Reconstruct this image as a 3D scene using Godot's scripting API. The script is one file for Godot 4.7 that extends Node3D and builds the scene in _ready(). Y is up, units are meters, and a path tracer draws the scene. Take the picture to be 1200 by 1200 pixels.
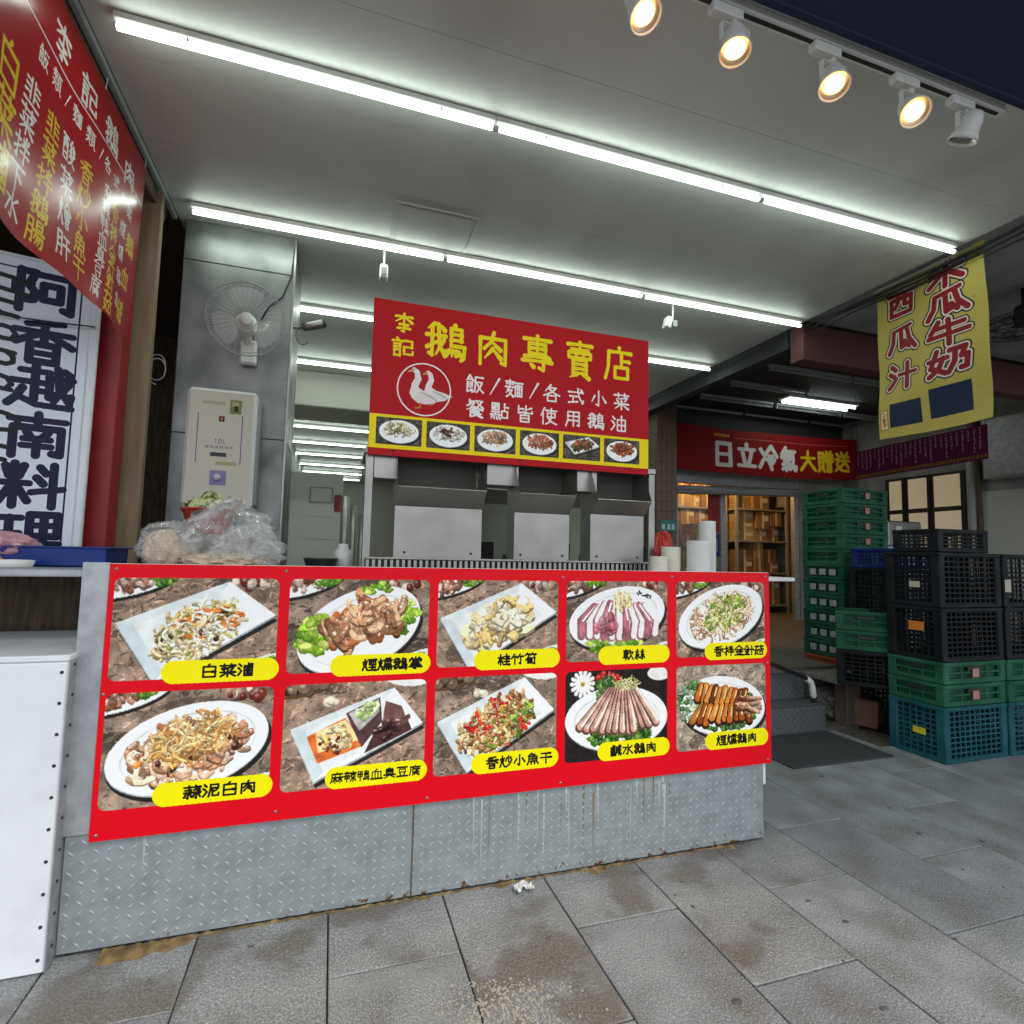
extends Node3D
# ---------------------------------------------------------------- camera of the photograph
const EYE := Vector3(0, 1.05, 0)
const TURN := Vector3(4.5235, -17.914, 1.254)
const FOCAL := 646.35                      # in pixels of a 1200 pixel picture
var cam_basis: Basis
var rng := RandomNumberGenerator.new()
var used := {}
var M := {}

func _ready():
	rng.seed = 7
	setup_view()
	make_materials()
	build_setting()
	build_shop()
	build_counter()
	build_station()
	build_left_side()
	build_right_side()
	build_store()
	build_small_things()

func setup_view():
	cam_basis = Basis.from_euler(TURN * PI / 180.0)
	var cam := Camera3D.new()
	cam.name = "camera"
	cam.fov = rad_to_deg(2.0 * atan(600.0 / FOCAL))
	cam.near = 0.05
	cam.far = 400.0
	cam.transform = Transform3D(cam_basis, EYE)
	cam.current = true
	add_child(cam)
	var we := WorldEnvironment.new()
	we.name = "environment"
	var e := Environment.new()
	e.background_mode = Environment.BG_SKY
	var sky := Sky.new()
	var sm := ProceduralSkyMaterial.new()
	sm.sky_top_color = Color(0.80, 0.83, 0.87)
	sm.sky_horizon_color = Color(0.86, 0.88, 0.90)
	sm.ground_bottom_color = Color(0.35, 0.35, 0.35)
	sm.ground_horizon_color = Color(0.55, 0.56, 0.57)
	sm.sky_curve = 0.3
	sky.sky_material = sm
	e.sky = sky
	e.background_energy_multiplier = 2.2
	e.tonemap_mode = Environment.TONE_MAPPER_LINEAR
	e.tonemap_exposure = 1.0
	e.sdfgi_enabled = true
	e.ssao_enabled = true
	e.ssil_enabled = true
	we.environment = e
	add_child(we)
	var sun := DirectionalLight3D.new()
	sun.name = "sun"
	sun.light_energy = 0.5
	sun.light_angular_distance = 20.0
	sun.light_color = Color(1.0, 0.98, 0.95)
	sun.shadow_enabled = true
	sun.rotation_degrees = Vector3(-52, 24, 0)
	add_child(sun)

# a pixel of the photograph gives a direction; the plane that the thing touches gives its distance
func seen(px: float, py: float, axis: int, val: float) -> Vector3:
	var d := cam_basis * Vector3((px - 600.0) / FOCAL, -(py - 600.0) / FOCAL, -1.0)
	return EYE + d * ((val - EYE[axis]) / d[axis])
func on_z(px, py, z) -> Vector3: return seen(px, py, 2, z)
func on_y(px, py, y) -> Vector3: return seen(px, py, 1, y)
func on_x(px, py, x) -> Vector3: return seen(px, py, 0, x)

# ---------------------------------------------------------------- nodes
func numbered(called: String) -> String:
	if not used.has(called):
		used[called] = 0
		return called
	used[called] += 1
	return "%s_%03d" % [called, used[called]]
func thing(called: String, label: String, category: String, at := Vector3.ZERO, group := "") -> Node3D:
	var o := Node3D.new()
	o.name = numbered(called)
	add_child(o)
	o.position = at
	tag(o, label, category, group)
	return o
func tag(o: Node, label: String, category: String, group := ""):
	o.set_meta("label", label)
	o.set_meta("category", category)
	if group != "": o.set_meta("group", group)
func mesh_of(src) -> Mesh:
	if src is SurfaceTool:
		src.generate_normals()
		return src.commit()
	return src
func part(parent: Node, called: String, src, mat: Material, at := Vector3.ZERO) -> MeshInstance3D:
	var o := MeshInstance3D.new()
	o.name = called
	o.mesh = mesh_of(src)
	o.material_override = mat
	o.position = at
	parent.add_child(o, true)
	return o
func solo(called: String, src, mat: Material, label: String, category: String, at := Vector3.ZERO, group := "") -> MeshInstance3D:
	var o := MeshInstance3D.new()
	o.name = numbered(called)
	o.mesh = mesh_of(src)
	o.material_override = mat
	o.position = at
	add_child(o)
	tag(o, label, category, group)
	return o
func struct(called: String, src, mat: Material, label := "") -> MeshInstance3D:
	var o := MeshInstance3D.new()
	o.name = numbered(called)
	o.mesh = mesh_of(src)
	o.material_override = mat
	add_child(o)
	o.set_meta("kind", "structure")
	if label != "": o.set_meta("label", label)
	return o
func copy(o: Node3D, at: Vector3, base: String, label := "") -> Node3D:
	var c: Node3D = o.duplicate()
	c.name = numbered(base)
	add_child(c)
	c.position = at
	if label != "": c.set_meta("label", label)
	return c

# ---------------------------------------------------------------- shapes
func S(smooth := false) -> SurfaceTool:
	var st := SurfaceTool.new()
	st.begin(Mesh.PRIMITIVE_TRIANGLES)
	st.set_smooth_group(0 if smooth else -1)
	return st
func V(x, y, z) -> Vector3: return Vector3(x, y, z)
func vtx(st: SurfaceTool, p: Vector3, uv: Vector2):
	st.set_uv(uv)
	st.add_vertex(p)
func tri(st: SurfaceTool, a: Vector3, b: Vector3, c: Vector3):
	vtx(st, a, Vector2(a.x, -a.y)); vtx(st, b, Vector2(b.x, -b.y)); vtx(st, c, Vector2(c.x, -c.y))
# a, b, c, d clockwise seen from the front, starting top left
func quad(st: SurfaceTool, a: Vector3, b: Vector3, c: Vector3, d: Vector3):
	var ua := Vector2(0, 0); var ub := Vector2(1, 0); var uc := Vector2(1, 1); var ud := Vector2(0, 1)
	vtx(st, a, ua); vtx(st, b, ub); vtx(st, c, uc)
	vtx(st, a, ua); vtx(st, c, uc); vtx(st, d, ud)
func out_tri(st: SurfaceTool, a: Vector3, b: Vector3, c: Vector3, m: Vector3):
	if (c - a).cross(b - a).dot((a + b + c) / 3.0 - m) < 0.0: tri(st, a, c, b)
	else: tri(st, a, b, c)
func out_quad(st, a, b, c, d, m):
	out_tri(st, a, b, c, m)
	out_tri(st, a, c, d, m)
func box(st: SurfaceTool, c: Vector3, s: Vector3, bevel := 0.0, basis := Basis()):
	var h := s * 0.5
	bevel = minf(bevel, minf(h.x, minf(h.y, h.z)) * 0.9)
	for ax in 3:
		var u := (ax + 1) % 3
		var v := (ax + 2) % 3
		for sg in [-1.0, 1.0]:
			var q := []
			for k in [[-1, -1], [1, -1], [1, 1], [-1, 1]]:
				var p := Vector3.ZERO
				p[ax] = sg * h[ax]
				p[u] = k[0] * (h[u] - bevel)
				p[v] = k[1] * (h[v] - bevel)
				q.append(c + basis * p)
			out_quad(st, q[0], q[1], q[2], q[3], c)
	if bevel <= 0.0: return
	for ax in 3:
		var u := (ax + 1) % 3
		var v := (ax + 2) % 3
		for su in [-1.0, 1.0]:
			for sv in [-1.0, 1.0]:
				var q := []
				for k in [[-1, 0], [1, 0], [1, 1], [-1, 1]]:
					var p := Vector3.ZERO
					p[ax] = k[0] * (h[ax] - bevel)
					p[u] = su * (h[u] - (bevel if k[1] == 1 else 0.0))
					p[v] = sv * (h[v] - (0.0 if k[1] == 1 else bevel))
					q.append(c + basis * p)
				out_quad(st, q[0], q[1], q[2], q[3], c)
	for sx in [-1.0, 1.0]:
		for sy in [-1.0, 1.0]:
			for sz in [-1.0, 1.0]:
				var g := Vector3(sx, sy, sz)
				var a := c + basis * (g * V(h.x, h.y - bevel, h.z - bevel))
				var b := c + basis * (g * V(h.x - bevel, h.y, h.z - bevel))
				var d := c + basis * (g * V(h.x - bevel, h.y - bevel, h.z))
				out_tri(st, a, b, d, c)
func bar(st: SurfaceTool, a: Vector3, b: Vector3, w: float, d: float, up := Vector3.UP):
	var z := (b - a).normalized()
	if absf(z.dot(up)) > 0.95: up = Vector3.RIGHT
	var x := up.cross(z).normalized()
	box(st, (a + b) * 0.5, V(w, d, (b - a).length()), 0.0, Basis(x, z.cross(x), z))
func boxm(s: Vector3, bevel := 0.0, c := Vector3.ZERO) -> SurfaceTool:
	var st := S()
	box(st, c, s, bevel)
	return st
func minmax(a: Vector3, b: Vector3, bevel := 0.0) -> SurfaceTool:
	return boxm((b - a).abs(), bevel, (a + b) * 0.5)
func tube(st: SurfaceTool, pts: Array, r, n := 8, caps := true):
	var rings := []
	var x := Vector3.ZERO
	for i in pts.size():
		var t: Vector3 = (pts[mini(i + 1, pts.size() - 1)] - pts[maxi(i - 1, 0)]).normalized()
		if x == Vector3.ZERO:
			x = t.cross(Vector3.UP if absf(t.y) < 0.9 else Vector3.RIGHT).normalized()
		x = (x - t * x.dot(t)).normalized()
		var y := t.cross(x)
		var rr: float = r[i] if r is Array else r
		var ring := []
		for k in n:
			var a := TAU * k / n
			ring.append(pts[i] + (x * cos(a) + y * sin(a)) * rr)
		rings.append(ring)
	for i in pts.size() - 1:
		var m: Vector3 = (pts[i] + pts[i + 1]) * 0.5
		for k in n:
			var k2 := (k + 1) % n
			out_quad(st, rings[i][k], rings[i][k2], rings[i + 1][k2], rings[i + 1][k], m)
	if caps:
		for e in [[0, 1], [pts.size() - 1, pts.size() - 2]]:
			for k in range(1, n - 1):
				out_tri(st, rings[e[0]][0], rings[e[0]][k], rings[e[0]][k + 1], pts[e[1]])
# profile of [radius, height] pairs turned round the y axis of xf
func lathe(st: SurfaceTool, prof: Array, n := 20, xf := Transform3D()):
	for i in prof.size() - 1:
		for k in n:
			var q := []
			for c in [[i, k], [i, k + 1], [i + 1, k + 1], [i + 1, k]]:
				var a: float = TAU * c[1] / n
				var p: Array = prof[c[0]]
				q.append(xf * V(p[0] * cos(a), p[1], p[0] * sin(a)))
			if prof[i][0] > 1e-5: tri(st, q[0], q[1], q[2])
			if prof[i + 1][0] > 1e-5: tri(st, q[0], q[2], q[3])
func sheet(st: SurfaceTool, nu: int, nv: int, f: Callable):
	for i in nu:
		for j in nv:
			var q := []
			for k in [[i, j], [i + 1, j], [i + 1, j + 1], [i, j + 1]]:
				var uv := Vector2(float(k[0]) / nu, float(k[1]) / nv)
				q.append([f.call(uv.x, uv.y), uv])
			for t in [0, 1, 2, 0, 2, 3]:
				vtx(st, q[t][0], q[t][1])

# ---------------------------------------------------------------- materials
func mat(called: String, c: Color, rough := 0.7, metal := 0.0) -> StandardMaterial3D:
	var m := StandardMaterial3D.new()
	m.resource_name = called
	m.albedo_color = c.linear_to_srgb()
	m.roughness = rough
	m.metallic = metal
	M[called] = m
	return m
func noise_tex(sd: int, freq: float, stops: Array, size := 512, oct := 4, bump := 0.0, type := FastNoiseLite.TYPE_SIMPLEX_SMOOTH) -> NoiseTexture2D:
	var n := FastNoiseLite.new()
	n.seed = sd
	n.frequency = freq
	n.noise_type = type
	n.fractal_octaves = oct
	var t := NoiseTexture2D.new()
	t.width = size
	t.height = size
	t.seamless = true
	t.noise = n
	if bump > 0.0:
		t.as_normal_map = true
		t.bump_strength = bump
	elif stops.size() > 0:
		var g := Gradient.new()
		var off := PackedFloat32Array()
		var col := PackedColorArray()
		for s in stops:
			off.append(s[0])
			col.append(s[1].linear_to_srgb() if s.size() < 3 else s[1])
		g.offsets = off
		g.colors = col
		t.color_ramp = g
	return t
func tri_map(m: StandardMaterial3D, scale: float, tex: Texture2D, normal: Texture2D = null, rough: Texture2D = null):
	m.uv1_triplanar = true
	m.uv1_world_triplanar = true
	m.uv1_scale = Vector3.ONE * scale
	if tex:
		m.albedo_texture = tex
		m.albedo_color = Color.WHITE
	if normal:
		m.normal_enabled = true
		m.normal_texture = normal
		m.normal_scale = 0.5
	if rough:
		m.roughness_texture = rough
		m.roughness_texture_channel = BaseMaterial3D.TEXTURE_CHANNEL_RED
		m.roughness = 1.0
func glow(called: String, c: Color, energy: float) -> StandardMaterial3D:
	var m := mat(called, Color(0.85, 0.85, 0.85), 0.4)
	m.emission_enabled = true
	m.emission = c
	m.emission_energy_multiplier = energy
	return m
func grey(v: float) -> Color: return Color(v, v, v)
func print_mat(called: String, img: Image, rough := 0.4) -> StandardMaterial3D:
	var m := mat(called, Color.WHITE, rough)
	m.albedo_texture = ImageTexture.create_from_image(img)
	m.texture_repeat = false
	m.metallic_specular = 0.32
	return m

func make_materials():
	var n1 := noise_tex(3, 0.02, [], 512, 5, 3.0)
	var rmap := noise_tex(11, 0.006, [[0.0, grey(0.32), 1], [0.5, grey(0.38), 1], [1.0, grey(0.45), 1]], 512, 5)
	var st := mat("stainless", grey(0.5), 0.4, 0.9)
	tri_map(st, 1.2, noise_tex(21, 0.012, [[0.0, Color(0.30, 0.288, 0.272)], [0.5, Color(0.34, 0.326, 0.308)], [1.0, Color(0.375, 0.36, 0.34)]], 512, 5), null, rmap)
	var st2 := mat("pillar_steel", grey(0.45), 0.3, 0.85)
	tri_map(st2, 0.8, noise_tex(22, 0.01, [[0.0, Color(0.15, 0.155, 0.15)], [0.45, Color(0.235, 0.24, 0.235)], [1.0, Color(0.31, 0.31, 0.30)]], 512, 5), null, noise_tex(12, 0.006, [[0.0, grey(0.34), 1], [1.0, grey(0.6), 1]], 512, 5))
	var gal := mat("galvanised", grey(0.5), 0.5, 0.6)
	tri_map(gal, 1.5, noise_tex(23, 0.02, [[0.0, Color(0.34, 0.35, 0.37)], [0.5, Color(0.44, 0.45, 0.47)], [1.0, Color(0.54, 0.55, 0.56)]], 512, 4))
	mat("dark_steel", Color(0.03, 0.03, 0.032), 0.5, 0.3)
	mat("black", Color(0.012, 0.012, 0.013), 0.6)
	mat("dark_grey_brown", Color(0.08, 0.07, 0.06), 0.9)  # plain dark grey brown for the hood throats and step bases
	mat("white_plastic", Color(0.72, 0.72, 0.69), 0.4)
	mat("grey_plastic", Color(0.32, 0.33, 0.33), 0.45)
	var cl := mat("ceiling_board", Color(0.5, 0.5, 0.48), 0.45)
	tri_map(cl, 0.5, noise_tex(31, 0.004, [[0.0, Color(0.47, 0.47, 0.44)], [0.4, Color(0.57, 0.57, 0.54)], [1.0, Color(0.63, 0.63, 0.60)]], 512, 5))
	mat("groove", Color(0.44, 0.44, 0.41), 0.8)
	var wd := mat("old_wood", Color(0.2, 0.13, 0.07), 0.8)
	tri_map(wd, 2.5, noise_tex(41, 0.012, [[0.0, Color(0.05, 0.036, 0.024)], [0.5, Color(0.105, 0.074, 0.046)], [1.0, Color(0.18, 0.125, 0.078)]], 512, 5))
	wd.uv1_scale = Vector3(6.0, 0.7, 6.0)
	var gw := mat("grey_wood", Color(0.2, 0.2, 0.19), 0.8)
	tri_map(gw, 2.5, noise_tex(42, 0.02, [[0.0, Color(0.10, 0.095, 0.085)], [1.0, Color(0.24, 0.225, 0.20)]], 512, 5))
	# paving slabs: five tones of flamed granite
	var sp := noise_tex(52, 0.16, [], 512, 3, 5.0)
	for k in 5:
		var b: float = [0.265, 0.245, 0.285, 0.235, 0.26][k]
		var w := Color(b * 0.95, b, b * [1.02, 1.04, 1.03, 1.05, 1.0][k])
		var m := mat("slab_%d" % k, w, 0.75)
		tri_map(m, 1.0, granite(60 + k, w), sp)
		m.normal_scale = 0.25
	for k in 3:
		var w2 := Color(0.238, 0.248, 0.25)
		var m := mat("stained_slab_%d" % k, w2, 0.6)
		tri_map(m, 0.8, granite(160 + k * 7, w2, [0.40, 0.46, 0.52][k]), sp)
		m.normal_scale = 0.25
	var gr := mat("grout", Color(0.10, 0.085, 0.065), 0.95)
	tri_map(gr, 3.0, noise_tex(71, 0.03, [[0.0, Color(0.06, 0.05, 0.038)], [1.0, Color(0.17, 0.145, 0.11)]], 256, 4))
	var asphalt := mat("street", Color(0.1, 0.1, 0.1), 0.9)
	tri_map(asphalt, 1.0, noise_tex(72, 0.2, [[0.0, Color(0.08, 0.08, 0.08)], [1.0, Color(0.16, 0.16, 0.16)]], 256, 4))
	var fl := mat("terrazzo", Color(0.1, 0.1, 0.09), 0.7)
	tri_map(fl, 1.2, noise_tex(73, 0.12, [[0.0, Color(0.05, 0.045, 0.04)], [0.5, Color(0.12, 0.11, 0.095)], [1.0, Color(0.26, 0.24, 0.2)]], 512, 4))
	mat("dark_ceiling", Color(0.035, 0.036, 0.037), 0.8)
	var pl := mat("plaster", Color(0.22, 0.22, 0.21), 0.9)
	tri_map(pl, 0.6, noise_tex(74, 0.01, [[0.0, Color(0.2, 0.2, 0.19)], [0.5, Color(0.28, 0.28, 0.265)], [1.0, Color(0.36, 0.36, 0.34)]], 512, 5))
	mat("maroon_paint", Color(0.10, 0.035, 0.035), 0.6)
	mat("navy_fabric", Color(0.010, 0.018, 0.055), 0.75)
	var red := mat("red_paint", Color(0.33, 0.014, 0.02), 0.45)
	tri_map(red, 1.0, noise_tex(75, 0.01, [[0.0, Color(0.24, 0.01, 0.016)], [1.0, Color(0.40, 0.02, 0.028)]], 256, 5))
	mat("cream_wall", Color(0.5, 0.49, 0.44), 0.7)
	mat("brown_tile", Color(0.13, 0.075, 0.05), 0.4)
	mat("blue_plastic", Color(0.012, 0.035, 0.22), 0.35)
	mat("ochre_wood", Color(0.28, 0.18, 0.06), 0.7)
	var pb := mat("plywood", Color(0.27, 0.19, 0.12), 0.8)
	tri_map(pb, 1.0, noise_tex(43, 0.012, [[0.0, Color(0.20, 0.14, 0.085)], [1.0, Color(0.33, 0.24, 0.155)]], 256, 5))
	pb.uv1_scale = Vector3(6.0, 0.7, 6.0)
	mat("red_plastic", Color(0.42, 0.02, 0.015), 0.35)
	var bag := mat("clear_film", Color(0.9, 0.9, 0.9, 0.28), 0.12)
	bag.albedo_color = Color(0.95, 0.95, 0.95, 0.13)
	bag.transparency = BaseMaterial3D.TRANSPARENCY_ALPHA
	var pk := mat("pink_film", Color(0.8, 0.4, 0.42), 0.12)
	pk.albedo_color = Color(0.95, 0.72, 0.75, 0.45)
	pk.transparency = BaseMaterial3D.TRANSPARENCY_ALPHA
	var gl := mat("pane_glass", Color(0.8, 0.85, 0.85), 0.04)
	gl.albedo_color = Color(0.8, 0.85, 0.84, 0.12)
	gl.transparency = BaseMaterial3D.TRANSPARENCY_ALPHA
	mat("paper", Color(0.72, 0.68, 0.58), 0.8)
	mat("paper_white", Color(0.7, 0.7, 0.68), 0.8)
	mat("cord", Color(0.02, 0.02, 0.02), 0.6)
	mat("ink", Color(0.015, 0.013, 0.06), 0.5)
	for k in 4:
		var c: Color = [Color(0.36, 0.22, 0.10), Color(0.42, 0.28, 0.14), Color(0.30, 0.18, 0.085), Color(0.46, 0.35, 0.21)][k]
		var m := mat("cardboard_%d" % k, c, 0.85)
		tri_map(m, 2.0, noise_tex(80 + k, 0.02, [[0.0, c * 0.8], [1.0, c * 1.15]], 128, 4))
	for a in [["crate_green", Color(0.018, 0.095, 0.052)], ["crate_dark_green", Color(0.012, 0.07, 0.045)], ["crate_black", Color(0.007, 0.009, 0.011)], ["crate_teal", Color(0.012, 0.085, 0.10)], ["crate_orange", Color(0.26, 0.06, 0.02)], ["crate_blue", Color(0.008, 0.018, 0.13)]]:
		var m := mat(a[0], a[1], 0.6)
		m.metallic_specular = 0.3
		tri_map(m, 1.5, noise_tex(90, 0.02, [[0.0, a[1] * 0.7], [0.5, a[1]], [1.0, a[1] * 1.35 + Color(0.01, 0.01, 0.01)]], 128, 5))
	glow("tube_glow", Color(0.93, 1.0, 0.96), 9.0)
	glow("spot_glow", Color(1.0, 0.74, 0.42), 12.0)
	glow("store_glow", Color(1.0, 0.76, 0.42), 5.0)

func granite(sd: int, base: Color, dirt := 0.0) -> ImageTexture:
	var size := 512
	var a := FastNoiseLite.new()
	a.seed = sd
	a.frequency = 0.006
	a.fractal_octaves = 5
	var b := FastNoiseLite.new()
	b.seed = sd + 100
	b.frequency = 0.42
	b.fractal_octaves = 2
	var ia := a.get_seamless_image(size, size)
	var ib := b.get_seamless_image(size, size)
	var im := Image.create(size, size, false, Image.FORMAT_RGB8)
	for y in size:
		for x in size:
			var u := ia.get_pixel(x, y).r
			var v := ib.get_pixel(x, y).r
			var f := 0.66 + 0.58 * u + 1.35 * (v - 0.5) + (0.55 if v > 0.72 else 0.0)
			var warm := maxf(0.0, 0.36 - u) * 0.18
			var c := Color(base.r * f * (1.0 + warm), base.g * f, base.b * f * (1.0 - warm * 1.5)).clamp()
			if dirt > 0.0: c = c.lerp(Color(0.115, 0.085, 0.05), clampf((dirt - u) * 5.0 + (v - 0.5) * 1.2, 0.0, 0.45))
			im.set_pixel(x, y, c.linear_to_srgb())
	return ImageTexture.create_from_image(im)

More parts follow.
